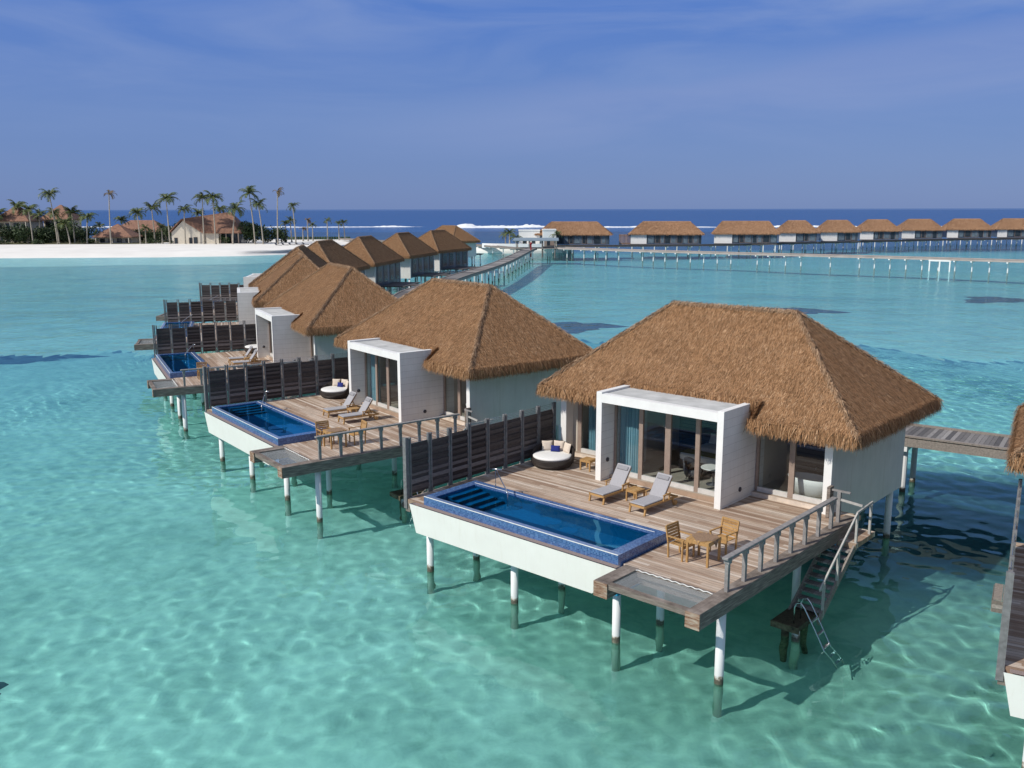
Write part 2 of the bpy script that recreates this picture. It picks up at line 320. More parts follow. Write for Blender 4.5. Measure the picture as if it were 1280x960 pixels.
mats()

# ------------------------------------------------------------------ sea, seabed, island
K = 1.12
def seabed():
    xs = np.concatenate([[-20000,-4000,-1500,-700], np.arange(-400, 401, 10), [700,1500,4000,20000]]).astype(float)
    ys = np.concatenate([[-3000,-500,-100], np.arange(-30, 760, 10), [1000,2000,5000,20000]]).astype(float)
    X, Y = np.meshgrid(xs, ys)
    sm = lambda a, b, v: np.clip((v-a)/(b-a), 0, 1)**2*(3-2*np.clip((v-a)/(b-a), 0, 1))
    Z = -1.85 - .25*np.sin(X*.031+1)*np.sin(Y*.027) - .12*np.sin(X*.11)*np.cos(Y*.09+.4) - 1.2*sm(300, 400, Y) - 24*sm(640, 760, Y)
    n, m = X.shape; idx = np.arange(n*m).reshape(n, m)
    f = np.stack([idx[:-1,:-1], idx[:-1,1:], idx[1:,1:], idx[1:,:-1]], -1).reshape(-1, 4)
    t = NT('seabed_sand'); g = t.n('NewGeometry'); pos = g.outputs['Position']; x, y, z = t.sep(pos)
    a = t.noise(pos, .16, 6, .6, .8); b = t.noise(pos, 1.3, 7, .68, .4); c3 = t.noise(pos, .035, 4, .55)
    col = t.ramp(a, [(.30,(.40,.44,.39)), (.5,(.53,.55,.49)), (.75,(.64,.64,.58))])
    col = t.mix(.8, col, t.ramp(b, [(.3,(.70,.76,.74)), (.5,(1,1,1)), (.68,(1.2,1.17,1.12))]), 'MULTIPLY')
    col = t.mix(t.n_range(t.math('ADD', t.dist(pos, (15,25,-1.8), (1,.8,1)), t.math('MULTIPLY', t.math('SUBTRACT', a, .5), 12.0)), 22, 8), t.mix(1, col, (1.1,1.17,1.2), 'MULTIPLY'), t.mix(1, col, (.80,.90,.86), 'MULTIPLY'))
    # sea-grass drifts farther out
    far = t.n('MapRange'); far.inputs[1].default_value = 55; far.inputs[2].default_value = 150; t.L(y, far.inputs[0])
    st = t.noise(t_scale(t, pos, (.35, 1.3, 1)), .06, 6, .65, .5)
    gm = t.math('MULTIPLY', t.ramp(st, [(.52,(0,0,0)), (.68,(1,1,1))]), t.math('MULTIPLY', far.outputs[0], .55))
    col = t.mix(gm, col, (.12,.20,.22))
    col = t.mix(t.math('MULTIPLY', far.outputs[0], .5), col, (.32,.47,.50))
    d2 = t.math('SUBTRACT', 1.0, t.n_range(t.math('ADD', t.dist(pos, (18.5,38.5,-1.8), (.9,1.1,1)), t.math('MULTIPLY', t.math('SUBTRACT', a, .5), 6.0)), 5, 12))  # villa and jetty shade on the water, painted dark into the bed colour
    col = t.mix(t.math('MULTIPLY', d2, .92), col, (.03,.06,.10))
    reef = t.n('MapRange', interpolation_type='SMOOTHSTEP'); reef.inputs[1].default_value = 285; reef.inputs[2].default_value = 340; t.L(y, reef.inputs[0])
    col = t.mix(reef.outputs[0], col, t.ramp(c3, [(.3,(.045,.10,.19)), (.7,(.08,.17,.27))]))
    deep = t.n('MapRange', interpolation_type='SMOOTHSTEP'); deep.inputs[1].default_value = 650; deep.inputs[2].default_value = 720; t.L(y, deep.inputs[0])
    col = t.mix(deep.outputs[0], col, (.06,.22,.38))
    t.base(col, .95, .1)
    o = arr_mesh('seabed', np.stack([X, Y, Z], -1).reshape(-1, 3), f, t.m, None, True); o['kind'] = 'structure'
    o.cycles.is_caustics_receiver = True
def t_scale(t, vec, s):
    m = t.n('VectorMath', operation='MULTIPLY'); t.L(vec, m.inputs[0]); m.inputs[1].default_value = s; return m.outputs[0]
def sea():
    x0, x1, y0, y1, s = -60, 60, 14, 84, .12
    xs = np.linspace(x0, x1, int((x1-x0)/s)+1); ys = np.linspace(y0, y1, int((y1-y0)/s)+1)
    X, Y = np.meshgrid(xs, ys); rng = np.random.default_rng(3); Z = np.zeros_like(X)
    for i in range(56):
        lam = .42 * 4**rng.random(); k = 2*pi/lam; th = rng.normal(.9, 1.0); a = .0021*lam**1.05
        Z += a*np.sin(k*(X*cos(th)+Y*sin(th)) + rng.random()*6.28)
    # patches of calmer and rougher water
    Z *= (.78 + .35*np.sin(X*.19+1.3+.6*np.sin(Y*.13))*np.sin(Y*.23+.5*np.sin(X*.11)))*(.47+.53*np.clip((X+16)/26, 0, 1))
    e = np.minimum(np.minimum(X-x0, x1-X), np.minimum(Y-y0, y1-Y)); Z *= np.clip(np.minimum(np.minimum(X-x0, x1-X)/5, np.minimum((Y-y0)/3, (y1-Y)/7)), 0, 1)
    n, m = X.shape; idx = np.arange(n*m).reshape(n, m)
    f = np.stack([idx[:-1,:-1], idx[:-1,1:], idx[1:,1:], idx[1:,:-1]], -1).reshape(-1, 4)
    Ys = Y.copy(); ex = lambda x: 7*np.sin(x*.083+.6) + 3.5*np.sin(x*.21+2) + 1.5*np.sin(x*.47)
    Y = Y + ex(X)*np.clip((Y-40)/(y1-40), 0, 1)      # an uneven far edge
    jag = np.repeat(rng.normal(0, 1, X.shape[1]//4+1), 4)[:X.shape[1]]; jag = np.convolve(jag, np.ones(5)/5, 'same')*1.3
    Y = Y + jag[None,:]*np.clip((Ys-78)/6, 0, 1)
    v = np.stack([X, Y, Z], -1).reshape(-1, 3); B = len(v); F = 20000; rim = v[idx[-1]]
    t = NT('sea_water'); g = t.n('NewGeometry'); x, y, z = t.sep(g.outputs['Position'])
    gl = t.n('BsdfGlass'); gl.inputs['IOR'].default_value = 1.33; gl.inputs['Roughness'].default_value = 0; tint = t.ramp(t.math('DIVIDE', y, 800.0), [(0,(.66,.96,.95)), (.05,(.645,.96,.96)), (.15,(.55,.885,.895)), (.4,(.48,.80,.88)), (.8,(.36,.62,.85)), (1,(.36,.6,.85))]); t.L(tint, gl.inputs['Color'])
    # ripples too fine or too far for the modelled waves
    h = t.math('ADD', t.noise(t_scale(t, g.outputs['Position'], (1,.8,1)), .9, 3, .5), t.math('MULTIPLY', t.noise(g.outputs['Position'], .16, 4, .6), 3.0))
    fade = t.n('MapRange', interpolation_type='SMOOTHSTEP'); fade.inputs[1].default_value = 84; fade.inputs[2].default_value = 170; fade.inputs[3].default_value = .3; t.L(y, fade.inputs[0])
    bp = t.n('Bump'); bp.inputs['Distance'].default_value = .32; t.L(t.math('MULTIPLY', fade.outputs[0], 1.0), bp.inputs['Strength']); t.L(h, bp.inputs['Height'])
    t.L(gl.outputs[0], t.out.inputs[0])
    o = arr_mesh('sea', v, f, t.m, None, True); o['kind'] = 'structure'
    o.cycles.is_caustics_caster = True
    # the open lagoon and ocean around it
    rim = rim*[1,1,0]; q = len(rim); fx = np.linspace(-F, F, q)
    mid = np.stack([rim[:,0], np.full(q, y1+20.), np.zeros(q)], -1)
    v = np.concatenate([mid, np.stack([fx, np.full(q, F), np.zeros(q)], -1), [[-F,-3000,0],[F,-3000,0],[x0,y0,0],[x1,y0,0]], rim]); J = 2*q+4
    i0 = np.arange(q-1); f = np.concatenate([np.stack([i0, i0+1, q+i0+1, q+i0], -1), np.stack([J+i0, J+i0+1, i0+1, i0], -1)])
    f = np.concatenate([f, [[2*q,2*q+1,2*q+3,2*q+2],[2*q+1,2*q-1,q-1,2*q+3],[q,2*q,2*q+2,0]]])
    tr = t.n('BsdfTransparent'); t.L(tint, tr.inputs[0]); gs = t.n('BsdfGlossy'); gs.inputs['Roughness'].default_value = .09; t.L(bp.outputs[0], gs.inputs['Normal'])
    fr = t.fresnel(1.33, bp.outputs[0]); ms = t.n('MixShader'); t.L(t.math('MINIMUM', fr, .5), ms.inputs[0]); t.L(tr.outputs[0], ms.inputs[1]); t.L(gs.outputs[0], ms.inputs[2])
    m1 = t.m; m2 = m1.copy(); m2.name = 'open_sea_water'; nt2 = m2.node_tree
    nt2.links.new(nt2.nodes[ms.name].outputs[0], nt2.nodes[t.out.name].inputs[0])
    o = arr_mesh('open_sea', v, f, m2); o['kind'] = 'structure'
seabed(); sea()

def beach():
    front = [(-420,232),(-300,236),(-190,238),(-134,243),(-93,246),(-74,252),(-62,262),(-54,280),(-50,305),(-50,335),(-54,352)]
    back = [(-70,365),(-120,372),(-220,392),(-420,420)]
    ring = [Vector((x, y)) for x, y in front+back]
    def dens(r, n=3):
        out = []
        for i, p in enumerate(r):
            q = r[(i+1) % len(r)]
            out += [p.lerp(q, k/n) for k in range(n)]
        return out
    ring = dens(ring); N = len(ring); cen = Vector((-230, 310))
    m = MB(); rg = random.Random(2)
    for off, z in ((-6,-2.1), (0,-.05), (5,.45), (14,1.0), (30,1.25), (60,1.4)):
        for i, p in enumerate(ring):
            a, b = ring[i-1], ring[(i+1) % N]; d = (b-a).normalized(); nrm = Vector((-d.y, d.x))
            if z > 1.1: nrm = nrm*.9
            q = p + nrm*(off*min(1, max(.1, (-38-p.x)/95)) if off > 5 else off); m.v.append((q.x, q.y, z + (rg.uniform(-.12,.12) if z > .3 else 0)))
    for r in range(5):
        for i in range(N): j = (i+1) % N; m.f.append((r*N+i, r*N+j, (r+1)*N+j, (r+1)*N+i))
    m.f.append(tuple(5*N+i for i in range(N)))
    o = m.build('beach', M['sand'], None, 0, True); o['kind'] = 'structure'; o.cycles.is_caustics_receiver = True
    # planted ground behind the sand
    m = MB(); m.poly([(-420,300,1.5),(-185,298,1.5),(-150,305,1.5),(-122,304,1.5),(-118,345,1.55),(-200,372,1.55),(-420,395,1.55)])
    o = m.build('planted_ground', M['scrub']); o['kind'] = 'structure'
beach()

# ------------------------------------------------------------------ the thatched water villa (local x along its front, y to the back)
zD = 2.61
EX0, EX1, EY0, EY1, EZ = -12.85, .2, 8.84, 16.5, 5.53           # eaves
RX0, RX1, RY, RZ = -9.15, -3.95, 12.93, 8.84                   # ridge
BX0, BX1, BY, BZ = -9.01, -3.76, 7.6, 5.97                     # white bay frame
NX0, NX1, NY = -9.0, -3.45, 9.45                               # notch of the eave over the bay
def thatch_roof(parent, seed=1, dens=780):
    rg = np.random.default_rng(seed)
    c = [Vector(p) for p in ((EX0,EY0,EZ),(EX1,EY0,EZ),(EX1,EY1,EZ),(EX0,EY1,EZ))]; r0, r1 = Vector((RX0,RY,RZ)), Vector((RX1,RY,RZ))
    nz = EZ + (NY-EY0)*(RZ-EZ)/(RY-EY0)
    def fp(x, y): return Vector((x, y, EZ + (y-EY0)*(RZ-EZ)/(RY-EY0)))
    base = MB()
    base.poly([fp(EX0,EY0), fp(NX0,EY0), fp(NX0,NY), fp(NX1,NY), fp(NX1,EY0), fp(EX1,EY0), r1, r0])
    base.poly([c[1], c[2], r1]); base.poly([c[2], c[3], r0, r1]); base.poly([c[3], c[0], r0])
    lo = -.22
    def down(p, dz=lo): return Vector((p[0], p[1], p[2]+dz))
    edge = [fp(EX0,EY0), fp(NX0,EY0), fp(NX0,NY), fp(NX1,NY), fp(NX1,EY0), fp(EX1,EY0), c[2], c[3]]
    for a, b in zip(edge, edge[1:]+edge[:1]): base.poly([down(a), down(b), b, a])
    base.poly([down(p) for p in (edge[0], edge[1], Vector((NX0,NY,EZ)), Vector((NX0,EY1,EZ)), edge[7])][::-1])
    base.poly([down(p) for p in (edge[4], edge[5], edge[6], Vector((NX1,EY1,EZ)), Vector((NX1,NY,EZ)))][::-1])
    base.poly([down(p) for p in (Vector((NX0,NY,EZ)), Vector((NX1,NY,EZ)), Vector((NX1,EY1,EZ)), Vector((NX0,EY1,EZ)))][::-1])
    V, Fq = [], []
    def strands(P, D, Nn, L, W, lift, jit):
        # P roots, D down-slope unit vectors, Nn normals; tapered leaf strips with a fold in the middle
        n = len(P)
        ang = rg.normal(0, jit, n)[:, None]; S = np.cross(Nn, D); D2 = D*np.cos(ang) + S*np.sin(ang); S2 = np.cross(Nn, D2)
        L = L*rg.uniform(.7, 1.25, n)[:, None]; W = W*rg.uniform(.6, 1.3, n)[:, None]; lf = lift*rg.uniform(.1, 1.6, n)[:, None]
        a = P - S2*W/2; b = P + S2*W/2; mid = P + D2*L*.6 + Nn*lf; e = P + D2*L + Nn*lf*.75
        v = np.stack([a, b, mid + S2*W*.42, mid - S2*W*.42, e + S2*W*.12, e - S2*W*.12], 1).reshape(-1, 3)
        i0 = sum(len(x) for x in V) + np.arange(n)*6
        V.append(v); Fq.append(np.concatenate([np.stack([i0, i0+1, i0+2, i0+3], 1), np.stack([i0+3, i0+2, i0+4, i0+5], 1)]))
    def slope(quad, d, nrm, cnt, test=None):
        a, b, e, f = [np.array(q) for q in quad]      # eave a-b, top f-e
        out = []
        u, w = rg.random(cnt*2), rg.random(cnt*2)
        keep = rg.random(cnt*2)*max(np.linalg.norm(b-a), np.linalg.norm(e-f)) < (1-w)*np.linalg.norm(b-a) + w*np.linalg.norm(e-f)
        u, w = u[keep], w[keep]
        w = w + .0*u
        rows = 30; wr = np.floor(w*rows)/rows; w = np.clip(.5*w + .5*(wr + rg.normal(.15/rows, .12/rows, len(w))), 0, 1)
        P = (a[None]*(1-u[:,None]) + b[None]*u[:,None])*(1-w[:,None]) + (f[None]*(1-u[:,None]) + e[None]*u[:,None])*w[:,None]
        w0 = .27/max(.1, float(np.linalg.norm((f-a)))); P = P[w > w0*rg.uniform(.9, 1.06, len(w))]
        if test is not None: P = P[test(P)]
        P = P + np.array(nrm)*.01
        strands(P, np.tile(np.array(d), (len(P),1)), np.tile(np.array(nrm), (len(P),1)), .25, .0145, .017, .2)
    def dn(run, rise, ax):                             # down-slope direction and normal for a slope facing ax
        l = math.hypot(run, rise); d = Vector(ax)*(run/l) + Vector((0,0,-rise/l)); n = Vector(ax)*(rise/l) + Vector((0,0,run/l)); return d, n
    rise = RZ-EZ
    nt_ = lambda P: ~((P[:,0] > NX0) & (P[:,0] < NX1) & (P[:,1] < NY+.24))
    d, n = dn(RY-EY0, rise, (0,-1,0)); slope((c[0], c[1], r1, r0), d, n, int(dens*9.1*5.3), nt_)
    d, n = dn(EY1-RY, rise, (0,1,0)); slope((c[2], c[3], r0, r1), d, n, int(dens*.8*9.1*4.9))
    d, n = dn(EX1-RX1, rise, (1,0,0)); slope((c[1], c[2], r1, r1), d, n, int(dens*3.8*5.3))
    d, n = dn(RX0-EX0, rise, (-1,0,0)); slope((c[3], c[0], r0, r0), d, n, int(dens*3.8*5.0))
    def along(a, b, per, dirs, nrm, L, W, lift, jit, spread=.08):
        a, b = np.array(a), np.array(b); cnt = int(np.linalg.norm(b-a)*per); u = rg.random(cnt)[:,None]
        P = a*(1-u) + b*u + rg.normal(0, spread, (cnt,3)); D = np.array(dirs)[None] + rg.normal(0, .16, (cnt,3)); D /= np.linalg.norm(D, axis=1)[:,None]
        Nn = np.array(nrm)[None] + rg.normal(0, .1, (cnt,3)); Nn -= D*(Nn*D).sum(1)[:,None]; Nn /= np.linalg.norm(Nn, axis=1)[:,None]
        strands(P, D, Nn, L, W, lift, jit)
    # hanging fringe at the eaves
    def fringe(a, b, out, drop=.36):
        o = Vector(out)
        along(a, b, 520, o*.12+Vector((0,0,-.99)), o*.99+Vector((0,0,.12)), drop, .015, .025, .17, .05)
        along(Vector(a)-o*.1, Vector(b)-o*.1, 320, o*.15+Vector((0,0,-1)), o, drop*1.08, .016, .02, .18, .05)
        along(Vector(a)-o*.16+Vector((0,0,.13)), Vector(b)-o*.16+Vector((0,0,.13)), 420, o*.79+Vector((0,0,-.61)), o*.6+Vector((0,0,.8)), .16, .014, .010, .14, .02)
    fringe(fp(EX0,EY0), fp(NX0,EY0), (0,-1,0)); fringe(fp(NX1,EY0), fp(EX1,EY0), (0,-1,0)); fringe(fp(NX0,NY), fp(NX1,NY), (0,-1,0), .34)
    fringe(c[1], c[2], (1,0,0)); fringe(c[2], c[3], (0,1,0)); fringe(c[3], c[0], (-1,0,0))
    fringe(fp(NX1,EY0), fp(NX1,NY), (-1,0,0), .34); fringe(fp(NX0,NY), fp(NX0,EY0), (1,0,0), .34)
    v = np.concatenate(V); f = np.concatenate(Fq); V.clear(); Fq.clear()
    # bundles laid over the ridge and the hips
    for a, b, s1, s2 in ((r0, r1, (0,-1,-.8), (0,1,-.8)), (c[1], r1, (.5,-1,-1.0), (1,-.4,-1.0)), (c[0], r0, (-.5,-1,-1.0), (-1,-.4,-1)), (c[2], r1, (1,.4,-1), (.4,1,-1)), (c[3], r0, (-1,.4,-1), (-.4,1,-1))):
        for s_ in (s1, s2):
            s_ = Vector(s_).normalized(); ax = (Vector(b)-Vector(a)).normalized(); nn = ax.cross(s_); nn = nn if nn.z > 0 else -nn
            along(Vector(a)+Vector((0,0,.06)), Vector(b)+Vector((0,0,.06)), 230, s_, nn, .2, .014, .014, .22, .035)
    o = arr_mesh('roof', v, f, M['thatch'], parent)
    arr_mesh('ridge_cap', np.concatenate(V), np.concatenate(Fq), M['thatchcap'], o)
    # join the underlay into the same mesh
    bm = bmesh.new(); bm.from_mesh(o.data)
    k = len(o.data.materials); o.data.materials.append(M['thatchbase'])
    vs = [bm.verts.new(p) for p in base.v]
    for fc in base.f:
        try: q = bm.faces.new([vs[i] for i in fc]); q.material_index = k
        except ValueError: pass
    bm.to_mesh(o.data); bm.free()
    return o

def make_villa():
    V = empty('water_villa')
    B = lambda name, mat, *a, parent=V, bevel=0: box_part(name, mat, parent, *a, bevel=bevel)
    # deck
    m = MB(); m.box(-3.40,-.002,1.5,10.2,zD-.15,zD); m.box(-12.62,-3.402,3.86,10.2,zD-.15,zD-.001); m.box(-12.62,-11.66,1.34,3.858,zD-.15,zD-.002)
    dk = m.build('deck', M['deck'], V)
    m = MB()
    for x in (-.30,-.10): m.box(x-.095, x+.1, -.004, 9.9, zD-.43, zD+.006)
    m.build('side_beam', M['beam'], V)
    m = MB(); m.box(-3.30,-3.09,0,1.48,zD-.43,zD+.008); m.box(-3.085,-2.86,0.002,1.485,zD-.43,zD+.006); m.build('side_beam', M['beam'], V)
    for x0, x1 in ((-3.31,-2.85), (-.41,.012)):
        m = MB()
        for k in range(3): m.box(x0, x1, -.03, -.006, zD-.43+k*.145, zD-.295+k*.145)
        m.build('beam_end', M['beamend'], V)
    m = MB(); m.box(-2.858,-.397,0.02,.2,zD-.16,zD); m.box(-2.858,-.397,1.36,1.5,zD-.2,zD-.01); m.build('net_frame', M['beam'], V)
    # undercarriage joists
    m = MB()
    for y in (1.62, 3.72, 7.46, 11.5, 15.9): m.box(-12.2 if y != 1.62 else -3.0, -.5 if y < 10 else -1.1, y-.12, y+.12, zD-.46, zD-.152)
    m.box(-12.62,-12.4,1.34,9.9,zD-.46,zD-.152)
    m.build('joist', M['beam'], V)
    # net, slightly sagging
    m = MB(); nx, ny = 10, 5
    for j in range(ny+1):
        for i in range(nx+1):
            u, w = i/nx, j/ny; m.v.append((-2.857+2.459*u, .2+1.16*w, zD-.05-.09*sin(pi*u)*sin(pi*w)))
    for j in range(ny):
        for i in range(nx): a = j*(nx+1)+i; m.f.append((a, a+1, a+nx+2, a+nx+1))
    m.build('net', M['net'], V, 0, True)
    m = MB(); pts = [(-2.85+2.44*i/40, 1.33+.03*abs(sin(i*pi/4)), zD+.004+.012*sin(i*pi/2)) for i in range(41)]; m.tube(pts, .014, 5); m.build('net_lashing', M['canvas'], V)
    # piles
    for x, y, zt in [(-11.84,1.75,1.6),(-7.83,1.75,1.6),(-3.78,1.75,1.6),(-.28,1.62,zD-.43),(-11.4,3.62,zD-.2),(-7.4,3.65,zD-.2),(-3.45,3.6,zD-.2),
                     (-.87,7.46,zD-.2),(-4.3,7.46,zD-.2),(-8,7.46,zD-.2),(-11.6,7.46,zD-.2),(-1.1,15.9,2.2),(-4.4,11.5,2.2),(-8.2,11.5,2.2),(-4.6,15.9,2.2),(-8.2,15.9,2.2),(-11.8,15.9,2.2)]:
        m = MB(); m.tube([(x,y,-2.6),(x,y,zt)], .125, 14); o = m.build('pile', M['pile'], V, 0, True)
        o.cycles.is_caustics_receiver = True
    # pool: tiled basin, water, steps, handrail; white trough below
    P0, P1, Q0, Q1, zP, zB = -11.62, -3.44, 1.30, 3.84, zD+.30, 1.75
    m = MB()
    m.box(P0,P1,Q0,Q0+.2,zB,zP-.004); m.box(P0,P0+.34,Q0+.2,Q1,zB,zP); m.box(P1-.36,P1,Q0+.2,Q1,zB,zP); m.box(P0+.34,P1-.36,Q1-.38,Q1,zB,zP-.002)
    pool = m.build('pool', M['tile'], V); pool.cycles.is_caustics_receiver = True
    o = B('pool_floor', M['lining'], P0+.02,P1-.02,Q0+.02,Q1-.02,zB-.1,zB+.02, parent=pool); o.cycles.is_caustics_receiver = True
    m = MB(); e = .012
    for a in ((P0+.341,P0+.341+e,Q0+.21,Q1-.385), (P1-.36-e,P1-.361,Q0+.21,Q1-.385), (P0+.36,P1-.38,Q1-.38-e,Q1-.381), (P0+.36,P1-.38,Q0+.201,Q0+.201+e)): m.box(*a, zB+.021, zP-.14)
    o = m.build('pool_lining', M['lining'], pool); o.cycles.is_caustics_receiver = True
    m = MB(); m.box(P0+.2,P1-.3,Q1-.25,Q1-.228,zP-.001,zP+.006); m.box(P0+.01,P1-.01,Q0-.006,Q0+.014,zP-.016,zP+.004); m.build('edge_trim', M['white'], pool)
    for i in range(4):
        x0 = P0+.35; o = B('pool_step', M['lining'], x0, x0+.36+.36*(3-i), 2.05, Q1-.40, zB+.021+i*.22 if i else zB+.021, zB+.24+i*.22, parent=pool); xe = x0+.36+.36*(3-i); B('step_edge', M['darkmetal'], xe-.10, xe+.012, 2.04, Q1-.402, zB+.06+i*.22, zB+.247+i*.22, parent=o); o.cycles.is_caustics_receiver = True
    m = MB(); nx, ny = 80, 24; rg = random.Random(5); wv = [(rg.uniform(3,9), rg.uniform(0,6.28), rg.uniform(0,6.28)) for _ in range(10)]
    for j in range(ny+1):
        for i in range(nx+1):
            x, y = P0+.34+(P1-P0-.7)*i/nx, Q0+.19+(Q1-Q0-.57)*j/ny
            m.v.append((x, y, zP-.035+sum(.0018/k*4*sin(k*(x*cos(t)+y*sin(t))+p) for k, t, p in wv)))
    for j in range(ny):
        for i in range(nx): a = j*(nx+1)+i; m.f.append((a, a+1, a+nx+2, a+nx+1))
    o = m.build('pool_water', M['poolwater'], pool, 0, True); o.cycles.is_caustics_caster = True
    m = MB(); m.tube([(-10.45,3.66,zP),(-10.45,3.66,zP+.62),(-10.40,3.62,zP+.68),(-9.25,2.95,zP+.28),(-9.2,2.92,zP+.22),(-9.2,2.92,zP-.6)], .022, 8)
    m.tube([(-10.72,3.6,zP+.66),(-10.2,3.72,zP+.7)], .024, 8); m.build('handrail', M['steel'], pool, 0, True)
    m = MB(); h0, h1, yb, yt = -12.12, -3.36, 1.16, 1.07
    # trough: top wider than bottom, slanted left end
    bt = [(-11.9,yb,1.56),(-4.25,yb,1.56),(-4.25,3.9,1.56),(-11.9,3.9,1.56)]; tp = [(h0,yt,zD-.02),(h1+.04,yt,zD-.02),(h1+.04,3.9,zD-.16),(-11.9,3.9,zD-.16)]
    m.hexa(bt, tp); m.f.pop(1); m.build('pool_hull', M['hull'], V)
    B('gutter', M['gutter'], h0+.12, h1-.02, yt+.05, Q0-.003, zD-.021, zD-.008)
    # villa body
    B('end_wall', M['render'], -1.05,-.8,9.52,16.2,2.05,5.62); B('end_wall', M['render'], -12.24,-11.98,9.52,16.2,2.05,5.62)
    m = MB(); m.box(-1.06,-.79,9.49,9.518,2.35,5.6); m.build('wall_edge_trim', M['white'], V); m = MB(); m.box(-12.25,-11.97,9.49,9.518,2.35,5.6); m.build('wall_edge_trim', M['white'], V)
    m = MB(); m.box(-11.978,-1.052,9.9,15.9,2.1,zD+.14); m.box(BX0+.24,BX1-.24,8.3,9.898,zD-.1,zD+.139); m.build('floor', M['floor'], V)
    m = MB(); m.box(-3.75,-1.06,9.76,9.896,zD+.002,zD+.138); m.box(-11.97,-9.03,9.76,9.896,zD+.002,zD+.138); m.box(BX0+.235,BX1-.235,8.16,8.297,zD+.002,zD+.136); m.build('door_plinth', M['deck'], V)
    # bay frame
    m = MB(); m.box(BX0,BX0+.23,BY,10.6,zD+.001,BZ); m.build('bay_wall', M['boards'], V); m = MB(); m.box(BX1-.23,BX1,BY,10.6,zD+.001,BZ); bw = m.build('bay_wall', M['boards'], V)
    m = MB(); m.box(BX0-.004,BX0+.234,BY-.012,BY-.001,zD+.002,BZ+.004); m.box(BX1-.234,BX1+.004,BY-.012,BY-.001,zD+.002,BZ+.004); m.box(BX0+.236,BX1-.236,BY-.012,BY+.25,BZ-.36,BZ-.04); m.box(BX0-.002,BX0+.232,BY,10.6,BZ+.001,BZ+.02); m.box(BX1-.232,BX1+.002,BY,10.6,BZ+.001,BZ+.02)
    m.build('bay_edge', M['white'], V)
    B('bay_roof', M['slab'], BX0+.232,BX1-.232,BY+.252,10.7,BZ-.3,BZ-.06)
    for x, y, z in ((BX0+.24,8.0,zD+.75), (BX1+.012,8.9,zD+.42)):
        m = MB(); m.tube([(x-.02,y,z),(x+.02,y,z)], .085, 12); m.build('wall_light', M['darkmetal'], V, 0, True)
    # doors: frame with its glass pane
    def door(x0, x1, y, z0, z1, w=.085, jl=0, jr=0):
        m = MB(); m.box(x0,x0+w+jl,y-.05,y+.05,z0,z1); m.box(x1-w-jr,x1,y-.05,y+.05,z0,z1); m.box(x0+w+jl,x1-w-jr,y-.048,y+.048,z1-.1,z1)
        d = m.build('sliding_door', M['frame'], V); B('track', M['track'], x0+w+jl,x1-w-jr,y-.06,y+.05,z0,z0+.16, parent=d)
        m = MB(); m.poly([(x0+w+jl,y,z0+.16),(x1-w-jr,y,z0+.16),(x1-w-jr,y,z1-.1),(x0+w+jl,y,z1-.1)]); m.build('glass_pane', M['glass'], d); return d
    a, b = BX0+.24, BX1-.24; q = (b-a)/4
    for i in range(4):
        door(a+q*i, a+q*(i+1), 8.45, zD+.14, BZ-.305, .085, 0, .06 if i == 1 else 0)
    for i in range(2): door(-3.74+1.34*i, -3.74+1.34*(i+1), 10.02, zD+.14, 5.6, .1)
    door(-11.74,-9.02,10.02,zD+.14,5.6,.1,.08)
    B('front_wall', M['beige'], -11.976,-11.75,9.97,10.1,zD+.14,5.6)
    # rooms behind the glass
    m = MB(); m.box(-11.97,-1.06,13.2,13.32,zD+.141,5.5); m.build('room_wall', M['partition'], V)
    m = MB(); m.box(-3.9,-3.78,10.62,13.19,zD+.141,5.5); m.box(-9.0,-8.9,10.62,13.19,zD+.141,5.5); m.build('side_partition', M['beige'], V)
    B('ceiling', M['beige'], -11.97,-1.06,10.1,15.9,5.2,5.28)
    m = MB(); m.box(-11.975,-1.055,15.98,16.12,2.1,5.5); m.build('back_wall', M['facade'], V)
    for x in (-10.9,-8.2,-5.5,-2.9):
        w = B('back_window', M['frame'], x-.75,x+.75,16.121,16.17,2.8,5.0); B('glass_pane', M['darkopen'], x-.68,x+.68,16.171,16.18,2.87,4.93, parent=w)
    # railing on the side edge
    rl = empty('railing'); rl.parent = V
    for i in range(8):
        y = 1.72 + i*.94; m = MB(); m.box(-.27,-.17,y-.055,y+.055,zD+.006,zD+.93); m.box(-.3,-.14,y-.075,y+.075,zD+.80,zD+.93); m.build('post', M['post'], rl)
    m = MB(); m.box(-.31,-.13,1.55,8.5,zD+.931,zD+1.0); m.build('top_rail', M['post'], rl, .01)
    # outdoor shower at the end wall
    sh = B('outdoor_shower', M['post'], -.36,-.25,9.0,9.11,zD,zD+1.02); B('shower_head', M['post'], -.55,.05,9.02,9.1,zD+1.021,zD+1.07, parent=sh); B('shower_panel', M['beam'], -.79,-.68,9.2,9.48,zD,zD+1.05, parent=sh)
    # stairs to the water
    st = empty('stair'); st.parent = V
    m = MB(); m.box(-.06,.55,8.45,10.05,2.06,2.22); m.build('landing', M['deck'], st); 
    for i in range(9):
        y, z = 8.3-i*.235, 2.05-i*.172; B('tread', M['deckgrey'], -.40,.46,y-.15,y+.13,z-.05,z, parent=st)
    for x in (-.44,.5): m = MB(); m.bar((x,8.5,2.1),(x,6.05,.42),.06,.22); m.build('stringer', M['wood'], st)
    m = MB(); m.bar((-.25,9.05,3.38),(.46,9.05,3.32),.05,.07); m.bar((.46,9.9,3.25),(.5,8.55,3.22),.05,.07); m.bar((.5,8.6,3.22),(.48,6.1,1.42),.05,.08)
    for y, z0, z1 in ((9.7,2.1,3.22), (8.6,2.0,3.2), (7.3,1.2,2.27), (6.35,.5,1.6)): m.box(.46,.53,y-.04,y+.04,z0,z1)
    m.build('handrail', M['palerail'], st)
